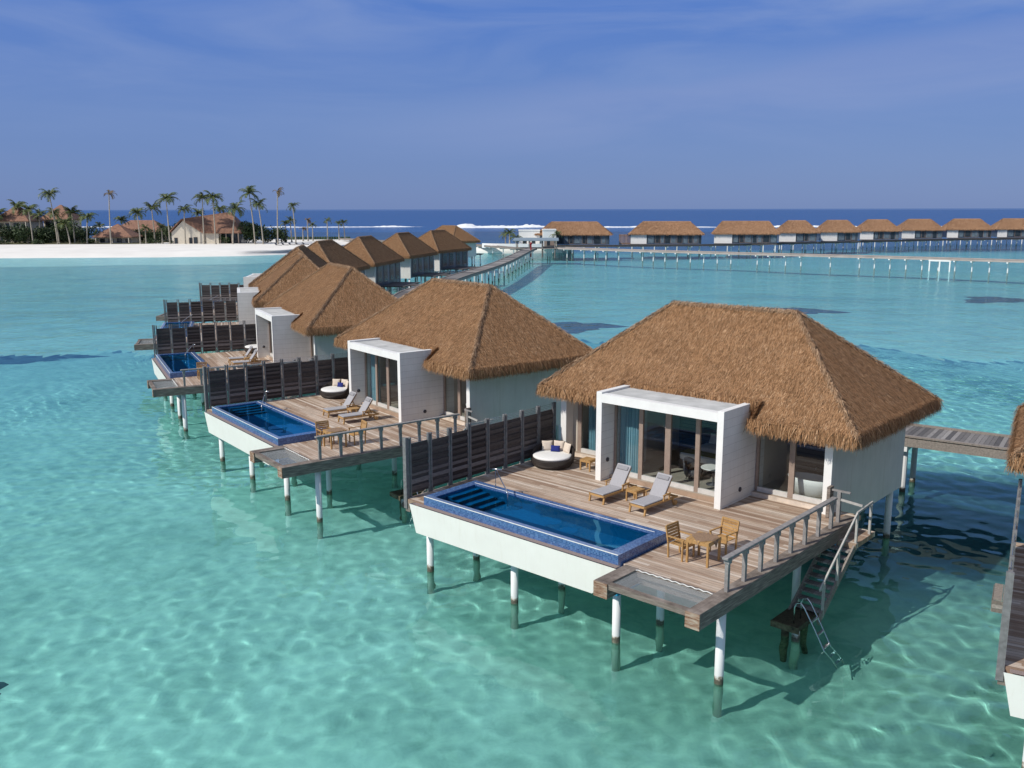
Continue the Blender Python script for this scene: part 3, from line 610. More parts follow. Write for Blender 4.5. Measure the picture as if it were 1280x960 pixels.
    sp = B('swim_platform', M['weed'], -.5,.34,5.1,6.7,.42,.56); sp.cycles.is_caustics_receiver = True
    o = B('platform_edge', M['weedside'], -.52,.36,5.04,5.098,.36,.55, parent=sp); o.cycles.is_caustics_receiver = True
    for x, y in ((-.25,5.5),(.15,5.35),(-.1,6.5)): m = MB(); m.tube([(x,y,-2.4),(x,y,.419)], .12, 10); o = m.build('platform_leg', M['weedside'] if x < 0 else M['pile'], sp, 0, True); o.cycles.is_caustics_receiver = True
    m = MB()
    for y in (5.28,5.72): m.tube([(.1,y,.56),(.1,y,1.05),(.16,y,1.2),(.28,y,1.24),(.40,y,1.12),(.75,y,.55),(1.35,y,-.5),(1.5,y,-.9)], .022, 8)
    ld = m.build('swim_ladder', M['steel'], V, 0, True); ld.cycles.is_caustics_receiver = True
    for k in range(5): x = .62+k*.2; z = .76-k*.35; o = B('rung', M['steel'], x-.05,x+.05,5.30,5.70,z-.015,z+.015, parent=ld); o.cycles.is_caustics_receiver = True
    # entry side
    m = MB(); m.box(-10.4,-3.0,16.25,19.6,2.2,2.36); m.box(-7.2,-5.2,19.602,21.7,2.2,2.34); m.build('entry_deck', M['darkdeck'], V)
    for x, y in ((-10,19.3),(-6.6,19.3),(-3.4,19.3),(-10,17),(-3.4,17)):
        m = MB(); m.tube([(x,y,-2.6),(x,y,2.2)], .12, 10); m.build('pile', M['pile'], V, 0, True)
    thatch_roof(V)
    return V

def make_fence():
    F = empty('privacy_fence')
    y0, y1, n = 1.5, 9.45, 8; x = -12.59; s = (y1-y0)/n
    for i in range(n+1):
        y = y0+i*s; m = MB(); h = zD+2.18
        m.box(x-.05,x+.05,y-.09,y-.03,zD-.3,h); m.box(x-.045,x+.045,y+.03,y+.09,zD-.3,h-.01);
        if i == 0: m.box(x-.08,x+.08,y-.2,y-.12,zD-.35,h+.02)
        m.build('fence_post', M['fencepost'], F)
    rg = random.Random(4)
    for i in range(n):
        m = MB(); a, b = y0+i*s+.095, y0+(i+1)*s-.095; z = zD+.11; k = 0
        while z < zD+1.86:
            h = rg.choice((.085,.11,.13,.16)); dx = (.03 if k % 2 else -.026) + rg.uniform(-.006,.006)
            m.box(x+dx-.014, x+dx+.014, a, b, z, z+h+.004); z += h; k += 1
        m.box(x-.004,x+.004,a,b,zD+.13,zD+1.85)
        m.build('fence_panel', M['fence'], F)
    m = MB()
    for k in range(4): m.tube([(x,y0,zD+1.93+k*.065),(x,y1,zD+1.93+k*.065)], .007, 5)
    m.build('wire', M['steel'], F)
    return F
t = NT('pool_water'); gl = t.n('BsdfGlass'); gl.inputs['IOR'].default_value = 1.33; gl.inputs['Roughness'].default_value = 0; gl.inputs['Color'].default_value = (.26,.78,.96,1)
t.L(gl.outputs[0], t.out.inputs[0]); M['poolwater'] = t.m

POSES = [(18.83,10.2,-.523),(4.182,19.166,-.737),(-8.073,31.045,-.923),(-18.067,45.284,-1.107),(-25.325,60.899,-1.283),(-30.191,77.489,-1.465),
         (-32.451,95.655,-1.712),(-30.583,111.015,-1.75),(-28.173,129.449,-1.815),(-24.737,146.596,-1.969),(-17.915,176.463,-.883)]
VLAB = ['thatched villa cut off by the picture edge, showing only eave corner, hull tip and fence',
        'thatched villa with white bay, two loungers, long blue pool and water stairs, largest of all',
        'thatched villa whose pool and deck lie just behind the slatted fence of the largest villa',
        'thatched villa whose white bay shows its blank side wall above the second grey fence',
        'thatched villa with a narrow tan front slope and grey jutting net platform',
        'thatched villa just behind the one with the narrow tan front slope',
        'thatched villa with rounded dark hip just before the white spit end, sixth in the curve',
        'thatched villa with a white end wall and dark facade, first of those showing dark facades',
        'thatched villa with a broad white end panel between two dark facades, eighth in the curve',
        'thatched villa with a slim white end panel and brown entry deck, ninth in the curve',
        'thatched villa at the far tip of the curved row, hiding part of the surf']
VN = ['the cut-off villa','the largest villa','the second villa','the third villa','the fourth villa','the fifth villa']
villa0 = make_villa(); fence0 = make_fence()
for i, (x, y, a) in enumerate(POSES):
    v = villa0 if i == 0 else copy_tree(villa0)
    v.location = (x*K, y*K, 0); v.rotation_euler.z = a
    tag(v, VLAB[i], 'villa', 'thatched water villas along the curved jetty')
    if i < 6:
        f = fence0 if i == 0 else copy_tree(fence0)
        f.location = v.location; f.rotation_euler.z = a
        tag(f, 'dark slatted timber fence with grey posts beside the pool of ' + VN[i], 'fence', 'privacy fences between the villas')

for ch in villa0.children:                            # the cut-off villa's trough reaches a little farther out
    if ch.name.startswith(('pool_hull','gutter')): ch.location.x = -.4

# ------------------------------------------------------------------ deck furniture, one of each kind, then copies
def sun_lounger():                                    # foot at local y=0, head at y=1.95
    T = empty('sun_lounger'); w = .31
    m = MB()
    for s in (-1,1): m.box(s*w-.025, s*w+.025, 0, 1.85, .24, .31)
    m.box(-w,w,0,.06,.235,.305); m.box(-w,w,1.79,1.85,.24,.30)
    for k in range(8): m.box(-w+.02,w-.02,.1+k*.14,.18+k*.14,.295,.315)
    m.build('frame', M['teak'], T)
    for s in (-1,1):
        m = MB(); m.bar((s*(w-.0),.07,.3),(s*(w+.0),.01,0),.055,.06,(1,0,0)); m.build('leg', M['teak'], T)
        m = MB(); m.bar((s*w,1.55,.3),(s*w,1.66,0),.055,.06,(1,0,0)); m.build('leg', M['teak'], T)
        m = MB(); m.tube([(s*(w+.03)-.02,1.7,.09),(s*(w+.03)+.02,1.7,.09)], .09, 14); m.build('wheel', M['teak'], T)
        m = MB(); m.bar((s*(w+.06),.95,.5),(s*(w+.06),1.35,.52),.05,.03); m.bar((s*(w+.05),.98,.3),(s*(w+.06),1.0,.49),.04,.04,(1,0,0)); m.bar((s*(w+.05),1.3,.3),(s*(w+.06),1.31,.5),.04,.04,(1,0,0)); m.build('arm', M['teak'], T)
    q = 55; dy, dz = cos(R(q)), sin(R(q)); y0 = 1.08
    m = MB()
    for s in (-1,1): m.bar((s*(w-.03),y0,.32),(s*(w-.03),y0+.82*dy,.32+.82*dz),.035,.035)
    for k in range(5): t = .12+k*.16; m.bar((-w+.03,y0+t*dy,.32+t*dz),(w-.03,y0+t*dy,.32+t*dz),.07,.015)
    m.bar((0,y0+.55*dy,.3+.55*dz),(0,1.6,.28),.04,.03); m.build('backrest', M['teak'], T)
    m = MB(); m.box(-w+.01,w-.01,.0,y0,.318,.37); c = m.build('cushion', M['cushion'], T, .015)
    m = MB(); n = Vector((0,-dz,dy)); a = Vector((0,y0,.345)); b = a + Vector((0,dy,dz))*.86
    m.bar(a+n*.03, b+n*.03, w*2-.02, .05); m.build('back_cushion', M['cushion'], T, .015)
    m = MB(); a2 = a+Vector((0,dy,dz))*.64; m.bar(a2+n*.075, a2+n*.075+Vector((0,dy,dz))*.15, w*2-.14, .05); m.build('head_pillow', M['headrest'], T, .018)
    return T
def side_table():
    T = empty('side_table'); m = MB()
    for k in range(5): m.box(-.24+k*.098,-.152+k*.098,-.24,.24,.41,.435)
    m.build('table_top', M['teak'], T)
    m = MB()
    for a in ((-.24,.24,-.24,-.21),(-.24,.24,.21,.24),(-.24,-.21,-.209,.209),(.21,.24,-.209,.209)): m.box(*a,.34,.409)
    m.build('apron', M['teak'], T)
    for sx in (-1,1):
        for sy in (-1,1): box_part('leg', M['teak'], T, sx*.215-.025, sx*.215+.025, sy*.215-.025, sy*.215+.025, 0, .34)
    return T
def daybed():                                         # opens toward local -y
    T = empty('daybed'); r = .86
    m = MB(); m.lathe([(.62,0),(.74,.05),(.84,.18),(r,.34),(.82,.36),(.3,.36)], n=40); m.build('wicker_base', M['wicker'], T, 0, True)
    m = MB(); n = 48; rows = []
    for i in range(n+1):
        t = i/n; a = R(-18)+t*R(216); h = .36+.48*max(0, sin(pi*t))**.75
        for rr, z in ((.80,.3),(.78,h-.03),(.83,h),(.885,h-.03),(.87,.3)): m.v.append((rr*cos(a), rr*sin(a), z))
    for i in range(n):
        for k in range(4): m.f.append((i*5+k, i*5+k+1, i*5+5+k+1, i*5+5+k))
    m.f.append((0,1,2,3,4)[::-1]); m.f.append(tuple(n*5+k for k in range(5)))
    m.build('wicker_back', M['wicker'], T, 0, True)
    m = MB(); m.lathe([(.2,.36),(.74,.362),(.775,.40),(.77,.445),(.70,.475),(.2,.48)], n=40); m.build('mattress', M['canvas'], T, 0, True)
    return T
def cushion(w, h, mat):
    m = MB(); n = 10
    for s in (1,-1):
        for j in range(n+1):
            for i in range(n+1):
                u, v = i/n*2-1, j/n*2-1; b = max(0, (1-u**4)*(1-v**4))**.5
                m.v.append((u*w/2*(1-.06*(1-abs(v))), s*.07*b, h/2+v*h/2*(1-.06*(1-abs(u)))))
    q = (n+1)**2
    for s in (0,1):
        for j in range(n):
            for i in range(n): a = s*q+j*(n+1)+i; f = (a,a+1,a+n+2,a+n+1); m.f.append(f if s == 0 else f[::-1])
    return m.build('cushion', mat, None, 0, True)
def dining_table():
    T = empty('dining_table'); w, d = .36, .38
    m = MB()
    for k in range(6): m.box(-w+k*.1205,-w+.1145+k*.1205,-d,d,.70,.73)
    m.build('table_top', M['teak'], T)
    m = MB()
    for a in ((-w,w,-d,-d+.03),(-w,w,d-.03,d),(-w,-w+.03,-d+.031,d-.031),(w-.03,w,-d+.031,d-.031)): m.box(*a,.61,.699)
    m.build('apron', M['teak'], T)
    for sx in (-1,1):
        for sy in (-1,1): box_part('leg', M['teak'], T, sx*(w-.035)-.03, sx*(w-.035)+.03, sy*(d-.035)-.03, sy*(d-.035)+.03, 0, .61)
    return T
def armchair():                                       # faces local -y
    T = empty('armchair'); w = .28
    m = MB()
    for k in range(6): m.box(-w+.02,w-.02,-.26+k*.085,-.19+k*.085,.42,.445)
    m.box(-w,w,-.275,-.25,.36,.418); m.build('seat', M['teak'], T)
    m = MB()
    for k in range(5): m.bar((-w+.03,.262+k*.018,.5+k*.085),(w-.03,.262+k*.018,.5+k*.085),.02,.07)
    m.bar((-w,.345,.92),(w,.345,.92),.03,.06); m.build('backrest', M['teak'], T)
    for s in (-1,1):
        m = MB(); m.bar((s*w,.24,0),(s*w,.26,.45),.045,.045,(0,1,0)); m.bar((s*w,.255,.44),(s*w,.35,.93),.045,.045,(1,0,0)); m.build('leg', M['teak'], T)
        box_part('leg', M['teak'], T, s*w-.023, s*w+.023, -.27, -.225, 0, .63)
        m = MB(); m.bar((s*w,-.3,.645),(s*w,.3,.645),.055,.028); m.build('arm', M['teak'], T)
    return T
def table_cloth():
    m = MB(); nx = 8
    for j in range(nx+1):
        for i in range(nx+1):
            u, v = i/nx*2-1, j/nx*2-1; x, y = u*.36, v*.36
            x, y = (x-y)*.7071+.03, (x+y)*.7071+.05
            z = .738 + .006*sin(9*u+4*v)
            if abs(x) > .37: z -= (abs(x)-.37)*1.6; x = math.copysign(.375, x)
            if abs(y) > .39: z -= (abs(y)-.39)*1.6; y = math.copysign(.395, y)
            m.v.append((x, y, z))
    for j in range(nx):
        for i in range(nx): a = j*(nx+1)+i; m.f.append((a,a+1,a+nx+2,a+nx+1))
    return m.build('table_cloth', M['cloth'], None, 0, True)
def bathtub():
    T = empty('bathtub')
    m = MB(); m.lathe([(.30,0),(.36,.02),(.44,.4),(.48,.6),(.46,.61),(.42,.58),(.34,.12),(.1,.1)], n=32, sx=1.75); m.build('tub', M['white'], T, 0, True)
    m = MB(); m.tube([(.0,.55,0),(0,.55,.8),(0,.5,.86),(0,.38,.86),(0,.36,.8)], .02, 8); m.build('tap', M['steel'], T, 0, True)
    return T
def bed():
    T = empty('bed')
    box_part('base', M['partition'], T, -1,1,-1.05,1.05,0,.3, bevel=.01); box_part('mattress', M['canvas'], T, -.98,.98,-1.03,1.0,.301,.58, bevel=.05)
    box_part('headboard', M['partition'], T, -1.3,1.3,1.06,1.12,0,1.15); box_part('throw', M['throw'], T, -1.0,1.0,-.95,-.35,.582,.6, bevel=.006)
    for s in (-1,1):
        c = cushion(.7,.42,M['canvas']); c.name = 'pillow'; c.parent = T; c.location = (s*.45,.85,.6); c.rotation_euler.x = R(-25)
    return T
def round_table():
    T = empty('round_table'); m = MB(); m.lathe([(.45,0),(.46,.015),(.45,.03)], (0,0,.62), 28); m.build('table_top', M['white'], T)
    m = MB(); m.lathe([(.25,0),(.25,.02),(.035,.05),(.03,.615)], n=20); m.build('pedestal', M['darkmetal'], T, 0, True); return T
def tub_chair():
    T = empty('tub_chair'); m = MB(); m.lathe([(.28,.12),(.33,.2),(.33,.4),(.1,.42)], n=24); m.build('seat', M['darkmetal'], T, 0, True)
    m = MB()
    for i in range(21):
        a = R(-10)+R(200)*i/20; h = .45+.32*sin(pi*i/20)
        for rr, z in ((.31,.3),(.33,h),(.38,h),(.36,.3)): m.v.append((rr*cos(a), rr*sin(a), z))
    for i in range(20):
        for k in range(3): m.f.append((i*4+k, i*4+k+1, i*4+5+k, i*4+4+k))
    m.build('backrest', M['darkmetal'], T, 0, True)
    for a in range(4): m = MB(); t = pi/4+a*pi/2; m.tube([(.2*cos(t),.2*sin(t),.13),(.26*cos(t),.26*sin(t),0)], .018, 6); m.build('leg', M['darkmetal'], T)
    return T
def curtain(w, h):
    m = MB(); n = 60
    for i in range(n+1):
        x = -w/2+w*i/n; y = .05*sin(i*.9)+.02*sin(i*2.3+1)
        m.v += [(x, y*1.25, 0), (x, y*.8, h)]
    for i in range(n): m.f.append((2*i, 2*i+2, 2*i+3, 2*i+1))
    return m.build('curtain', M['curtain'], None, 0, True)
M['throw'] = mat_plain('olive_throw', (.20,.20,.06), .9, .1, 9)
PROTO = {}
def place(kind, maker, vi, x, y, z, rz, label, cat, group=None):
    px, py, a = POSES[vi]
    if kind in PROTO: o = copy_tree(PROTO[kind])
    else: o = PROTO[kind] = maker()
    o.location = (px*K + x*cos(a) - y*sin(a), py*K + x*sin(a) + y*cos(a), z); o.rotation_euler.z = a + rz
    return tag(o, label, cat, group)
zF = zD+.141
for vi in (1,2,3):
    n = VN[vi]
    place('lounger', sun_lounger, vi, -7.32,5.40,zD, R(-3), 'grey cushioned teak lounger on the daybed side of the deck of '+n, 'sun lounger', 'sun loungers on the villa decks')
    place('lounger', sun_lounger, vi, -5.6,5.36,zD, R(-3), 'grey cushioned teak lounger on the dining table side of the deck of '+n, 'sun lounger', 'sun loungers on the villa decks')
    place('side', side_table, vi, -6.45,6.5,zD, R(-4), 'small teak side table between the two loungers of '+n, 'side table', 'small teak side tables')
    place('side', side_table, vi, -10.05,8.5,zD, R(3), 'small teak side table next to the round daybed of '+n, 'side table', 'small teak side tables')
    place('daybed', daybed, vi, -11.45,8.0,zD, R(22), 'round dark wicker daybed with white mattress by the fence of '+n, 'daybed', 'round daybeds')
    if vi < 3:
        for k, (lx, ly, rz, w) in enumerate(((-.36,.47,.45,'nearest the fence'),(.06,.60,0,'in the middle'),(.44,.38,-.7,'nearest the bay'))):
            c, s_ = cos(R(22)), sin(R(22))
            o = place('cushion', lambda: cushion(.44,.40,M['cream']), vi, -11.45+lx*c-ly*s_, 8.0+lx*s_+ly*c, zD+.47, R(22)+rz, 'cream cushion '+w+' on daybed of '+n, 'cushion', 'cream daybed cushions'); o.rotation_euler.x = R(-14)
        o = place('navy', lambda: cushion(.38,.26,M['navy']), vi, -11.45-.0*cos(R(22))-.36*sin(R(22)), 8.0+.36*cos(R(22)), zD+.47, R(28), 'small navy blue cushion on the daybed of '+n, 'cushion'); o.rotation_euler.x = R(-16)
    place('table', dining_table, vi, -1.80,3.18,zD, R(2), 'square teak dining table on the deck corner of '+n, 'table', 'teak dining tables on the decks')
    place('tcloth', table_cloth, vi, -1.80,3.18,zD, R(2), 'brown cloth laid across the teak table of '+n, 'table cloth', 'brown cloths on the dining tables')
    place('chair', armchair, vi, -2.46,3.05,zD, R(86), 'teak armchair on the pool side of the dining table of '+n, 'armchair', 'teak armchairs')
    place('chair', armchair, vi, -1.75,4.22,zD, R(-6), 'teak armchair on the bay side of the dining table of '+n, 'armchair', 'teak armchairs')
for vi in (1,2):
    n = VN[vi]
    place('tub', bathtub, vi, -2.1,10.9,zF, R(0), 'white freestanding bathtub behind the glass doors of '+n, 'bathtub', 'freestanding bathtubs')
    place('curt', lambda: curtain(.85,2.85), vi, -8.33,8.75,zF, 0, 'sheer teal curtain in the bay window of '+n, 'curtain', 'sheer teal curtains')
    place('curt', lambda: curtain(.85,2.85), vi, -11.1,10.4,zF, 0, 'sheer teal curtain behind the single door by the daybed of '+n, 'curtain', 'sheer teal curtains')
    place('rtable', round_table, vi, -5.2,9.6,zF, 0, 'round white table seen through the bay glass of '+n, 'table', 'round tables in the bays')
    place('tubchair', tub_chair, vi, -6.1,9.7,zF, R(80), 'dark tub chair on the curtain side of the round table in '+n, 'chair', 'dark tub chairs')
    place('tubchair', tub_chair, vi, -4.5,9.7,zF, R(-100), 'dark tub chair on the bathroom side of the round table in '+n, 'chair', 'dark tub chairs')
    place('bed', bed, vi, -6.4,11.8,zF, 0, 'white double bed with olive throw inside the bay room of '+n, 'bed', 'beds in the villas')

# timber step box fixed beside the cut-off villa
m = MB()
for k in range(4): m.box(-.45+k*.225,-.24+k*.225,-.6,.6,.36,.40)
for k in range(3): m.box(-.46,.46,-.62,-.601,.02+k*.115,.125+k*.115); m.box(-.48,-.461,-.6,.6,.02+k*.115,.125+k*.115)
o = m.build('timber_step', M['wood'])
o.location = (13.75,23.7,1.78); o.rotation_euler.z = -.523; tag(o, 'grey timber step box jutting out beside the fence of the cut-off villa', 'step')

# ------------------------------------------------------------------ jetties
def jetty(name, pts, w, z, mat, fascia, pile_step, pile_mat, label, cap=True, rpile=.13, two=True):
    T = empty(name, (pts[0][0], pts[0][1], 0)); O = Vector((pts[0][0], pts[0][1]))
    P = [Vector(p) for p in pts]
    # resample with Catmull-Rom
    Q = []
    for i in range(len(P)-1):
        a, b, c, d = P[max(i-1,0)], P[i], P[i+1], P[min(i+2,len(P)-1)]; n = max(2, int((c-b).length/3))
        for k in range(n):
            t = k/n; Q.append(.5*((2*b)+(c-a)*t+(2*a-5*b+4*c-d)*t*t+(-a+3*b-3*c+d)*t**3))
    Q.append(P[-1]); nr = []
    for i in range(len(Q)): d = (Q[min(i+1,len(Q)-1)]-Q[max(i-1,0)]).normalized(); nr.append(Vector((-d.y, d.x)))
    def strip(o0, o1, z0, z1, nm, mt):
        m = MB()
        for q, n in zip(Q, nr):
            a, b = q-O+n*o0, q-O+n*o1; m.v += [(a.x,a.y,z0),(b.x,b.y,z0),(b.x,b.y,z1),(a.x,a.y,z1)]
        for i in range(len(Q)-1):
            for k in range(4): m.f.append((i*4+k, i*4+(k+1)%4, i*4+4+(k+1)%4, i*4+4+k))
        m.f += [(0,3,2,1), tuple(4*(len(Q)-1)+k for k in range(4))]
        return m.build(nm, mt, T)
    if mat is M['deckgrey']:                           # boards as real planks
        m = MB(); L_ = 0; step = .19
        for i in range(len(Q)-1):
            seg = (Q[i+1]-Q[i]).length; kk = max(1, int(seg/step))
            if Q[i].y > 60: kk = 1
            for k in range(kk):
                t0, t1 = k/kk, (k+.94)/kk if kk > 1 else 1
                c0, c1 = Q[i].lerp(Q[i+1], t0)-O, Q[i].lerp(Q[i+1], t1)-O; n0 = nr[i].lerp(nr[i+1], t0)*(w/2); n1 = nr[i].lerp(nr[i+1], t1)*(w/2)
                b_ = [(c0-n0), (c1-n1), (c1+n1), (c0+n0)]
                m.hexa([(p.x,p.y,z-.045) for p in b_], [(p.x,p.y,z) for p in b_])
        m.build('deck', M['plank'], T)
    else: strip(-w/2, w/2, z-.08, z, 'deck', mat)
    for s in (-1,1):
        strip(s*w/2-.10, s*w/2+.10, z+.002, z+.075, 'kerb', M['wood'] if fascia is None else fascia)
        strip(s*(w/2+.03)-.05, s*(w/2+.03)+.05, z-.42, z-.05, 'fascia', M['fasciawood'] if fascia is None else fascia)
    acc = pile_step/2; cnt = 0
    for i in range(len(Q)-1):
        acc += (Q[i+1]-Q[i]).length
        if acc >= pile_step and cnt < 90:
            acc = 0
            for s in ((-1,1) if two else (0,)):
                p = Q[i]-O+nr[i]*s*(w/2-.35); m = MB(); m.tube([(p.x,p.y,-2.7),(p.x,p.y,z-.42)], rpile, 10)
                if s != 1: e = nr[i]*w*.52; c_ = Q[i]-O; m.bar((c_.x-e.x,c_.y-e.y,z-.55),(c_.x+e.x,c_.y+e.y,z-.55),.3,.24)
                o = m.build('pile', pile_mat, T, 0, False); o.cycles.is_caustics_receiver = True
            cnt += 1
    tag(T, label, 'jetty'); return T
M['plank'] = mat_island('grey_jetty_planks', [(0,(.10,.095,.095)), (.4,(.17,.16,.155)), (.8,(.26,.245,.235)), (1,(.36,.34,.32))], .85, 4, (3,3,3), .4)
M['fasciawood'] = M['wood']
JP = []
for x, y, a in [(31.5,2.5,-.35)]+POSES[:7]:
    JP.append(((x-5.8*cos(a)-20.6*sin(a))*K, (y-5.8*sin(a)+20.6*cos(a))*K))
JP += [(p[0]*K, p[1]*K) for p in ((-9.2,112),(-6.9,127),(-4.3,141),(-1.7,158),(.8,180),(3.2,203),(4.6,213))]
jetty('curved_jetty', JP, 2.5, 2.62, M['deckgrey'], None, 5.4, M['pile'], 'grey plank jetty curving behind the thatched villas on concrete piles')
FP = [(9.5,247),(12.7,242),(29.6,226.7),(57.7,207),(79,193),(99.3,178),(122,162)]
fj = jetty('straight_jetty', FP, 2.6, 2.65, M['darkplank'], M['darkplank'], 3.1, M['whitepile'], 'long pale jetty on white piles crossing the open lagoon', two=False)
LP = [(p[0]*K, p[1]*K) for p in ((3.5,216),(-1,226),(-8,240),(-18,254),(-32,268),(-46,284),(-54,296))]
jetty('island_jetty', LP, 2.2, 2.3, M['wood'], M['wood'], 6, M['pile'], 'weathered jetty linking the canopy junction with the sandy spit', two=False)
DP = [(10,263),(22,262),(60,268),(80,278),(118,297),(150,311),(195,324)]
jetty('dark_jetty', DP, 2.4, 2.35, M['darkdeck'], M['darkdeck'], 5.0, M['pile'], 'dark boarded jetty running below the distant row of villas', two=False)
# canopy where the jetties meet
T = empty('jetty_canopy', (6.3,244,0)); T.rotation_euler.z = R(-4)
m = MB(); m.hexa([(-6,-3.2,4.35),(6,-3.2,4.35),(6,3.2,4.5),(-6,3.2,4.5)], [(-6,-3.2,4.5),(6,-3.2,4.5),(5.8,3,5.0),(-5.8,3,5.0)]); m.build('roof', M['canopy'], T)
for x in (-5,-1.7,1.7,5):
    for y in (-2.7,2.7): box_part('post', M['wood'], T, x-.12,x+.12,y-.12,y+.12,.0,4.36)
box_part('platform', M['wood'], T, -5.6,5.6,-3,3,2.3,2.5)
tag(T, 'blue grey flat canopy roof over the junction of the jetties', 'canopy')
m = MB(); m.box(-.16,.16,-.16,.16,0,3.0); m.lathe([(.1,3.0),(.3,3.05),(.32,3.4),(.1,3.5)], n=12); o = m.build('marker_post', M['red'], None, .02); o.location = (4.6,226,1.0); tag(o, 'red post standing at the bend of the curved jetty', 'post')
# white landing frame on the straight jetty
T = empty('landing_frame', (86.2,186.2,0)); T.rotation_euler.z = R(-36)
for x in (-1.9,0,1.9): box_part('post', M['white'], T, x-.12,x+.12,-.12,.12,-2.4,2.0)
box_part('beam', M['white'], T, -2.1,2.1,-.15,.15,2.001,2.3)
tag(T, 'white boat landing frame under the long pale jetty', 'landing')

# ------------------------------------------------------------------ far row of villas
def far_villa(L, white_w, white_x, wd=8.6, ridge=None):
    T = empty('far_villa'); h = L/2; r = (ridge or L*.4)/2
    m = MB(); z0, z1 = 5.35, 8.9; e = wd/2+.5
    c = [(-h,-e,z0),(h,-e,z0),(h,e,z0),(-h,e,z0)]; a, b = (-r,0,z1), (r,0,z1)
    m.poly([c[0],c[1],b,a]); m.poly([c[1],c[2],b]); m.poly([c[2],c[3],a,b]); m.poly([c[3],c[0],a])
    lo = [(x,y,z-.3) for x, y, z in c]
    for i in range(4): m.poly([lo[i], lo[(i+1)%4], c[(i+1)%4], c[i]])
    m.poly(lo[::-1])
    rg = random.Random(int(L*10))                        # ragged fringe and tufts on the slopes
    for (p, q, o) in ((c[0],c[1],(0,-1)),(c[1],c[2],(1,0)),(c[3],c[0],(-1,0)),(c[2],c[3],(0,1))):
        n = int(math.dist(p,q)*7)
        for i in range(n):
            t = (i+rg.random())/n; x, y = p[0]+(q[0]-p[0])*t, p[1]+(q[1]-p[1])*t; s = .12
            dx, dy = (s,0) if o[0] == 0 else (0,s); l = rg.uniform(.35,.65)
            m.poly([(x-dx+o[0]*.04,y-dy+o[1]*.04,z0+.05),(x+dx+o[0]*.04,y+dy+o[1]*.04,z0+.05),(x+o[0]*.3,y+o[1]*.3,z0-l)])
    def tuft(P0, P1, P2, P3, n, o):
        for i in range(n):
            u, v = rg.random(), rg.random(); a_ = Vector(P0).lerp(P1, u); b_ = Vector(P3).lerp(P2, u); p = a_.lerp(b_, v); d = (a_-b_).normalized()*rg.uniform(.5,.9); sd = (Vector(P1)-Vector(P0)).normalized()*.13; up = Vector((0,0,.12))
            m.poly([p-sd+up*.2, p+sd+up*.2, p+d+up+sd*.2, p+d+up-sd*.2])
    tuft(c[0], c[1], b, a, int(L*60), None); tuft(c[1], c[2], b, b, 220, None); tuft(c[3], c[0], a, a, 220, None)
    m.build('roof', M['farthatch'], T)
    w = wd/2; hh = h-.8
    m = MB(); m.box(-hh,hh,-w+.1,w,2.45,5.2); bd = m.build('facade', M['facade'], T)
    if white_w: box_part('white_wall', M['white'], T, -hh-.02+white_x, -hh+white_x+white_w, -w-.05, -w+.09, 2.4, 5.1)
    x = -hh+white_x+white_w+.3; k = 0
    while x < hh-.8:
        ww = rnd.choice((1.1,1.5,1.9)); 
        f = box_part('window', M['frame'] if k % 3 else M['facade'], T, x, min(x+ww,hh-.1), -w+.04, -w+.098, 2.6, 4.95)
        box_part('glass_pane', M['darkopen'] if k % 2 else M['curtain2'], f, x+.08, min(x+ww,hh-.1)-.08, -w+.02, -w+.038, 2.7, 4.85); x += ww+.35; k += 1
    box_part('deck', M['darkdeck'], T, -hh,hh,-w-3.2,-w-.052,2.15,2.38)
    for x in np.linspace(-hh+.5, hh-.5, max(4, int(L/3))):
        for y in (-w-2.9, -w+1.5):
            m = MB(); m.tube([(x,y,-3.2),(x,y,2.14)], .14, 8); m.build('pile', M['whitepile'], T)
    return T
M['curtain2'] = mat_plain('grey_blue_drapes', (.12,.17,.21), .8, .3, 2)
ROW = [(717,94,268,56),(831,92,271,57),(929,81,274,56),(992,51,287,21),(1042,50,293,24),(1091.5,51,306,23),(1143,53,316,26),(1201.5,56,323,30),(1262,56,328,30)]
RL = ['long thatched villa without a white wall panel next to the white flat-roofed pavilions','long thatched villa with a square white panel, beside a brown lattice screen','thatched villa with a white panel and a red item in its window bay','small thatched villa overlapping the white panelled long one, fourth in the distant row',
      'small thatched villa with white panel, fifth in the distant row','small thatched villa with white panel, sixth in the distant row','small thatched villa with white panel, seventh in the distant row','small thatched villa with red door beside its white panel, eighth in the distant row','small thatched villa at the open end of the distant row']
for i, (px, wpx, y, rpx) in enumerate(ROW):
    s = y*1.01/1146.85
    T = far_villa(wpx*s, [0,4.6,5.2,5,5,4.2,4.2,3.6,3.2][i], .0, 8.4, rpx*s)
    T.location = ((px-640)*s, y+4.2, 0); T.rotation_euler.z = R([-7,-9,-12,-8,-6,-9,-7,-11,-8][i]); tag(T, RL[i], 'villa', 'distant row of thatched villas')
m = MB()
for k in range(14): m.box(-2.4+k*.35,-2.2+k*.35,-.05,.05,0,3.2)
m.box(-2.5,2.6,-.08,-.051,.4,.6); m.box(-2.5,2.6,-.08,-.051,2.6,2.8)
o = m.build('lattice_screen', M['scrubwood'] if 'scrubwood' in M else M['farthatch']); o.location = ((782-640)*.2385,273,2.0); tag(o, 'brown slatted screen between the first two distant villas', 'screen')
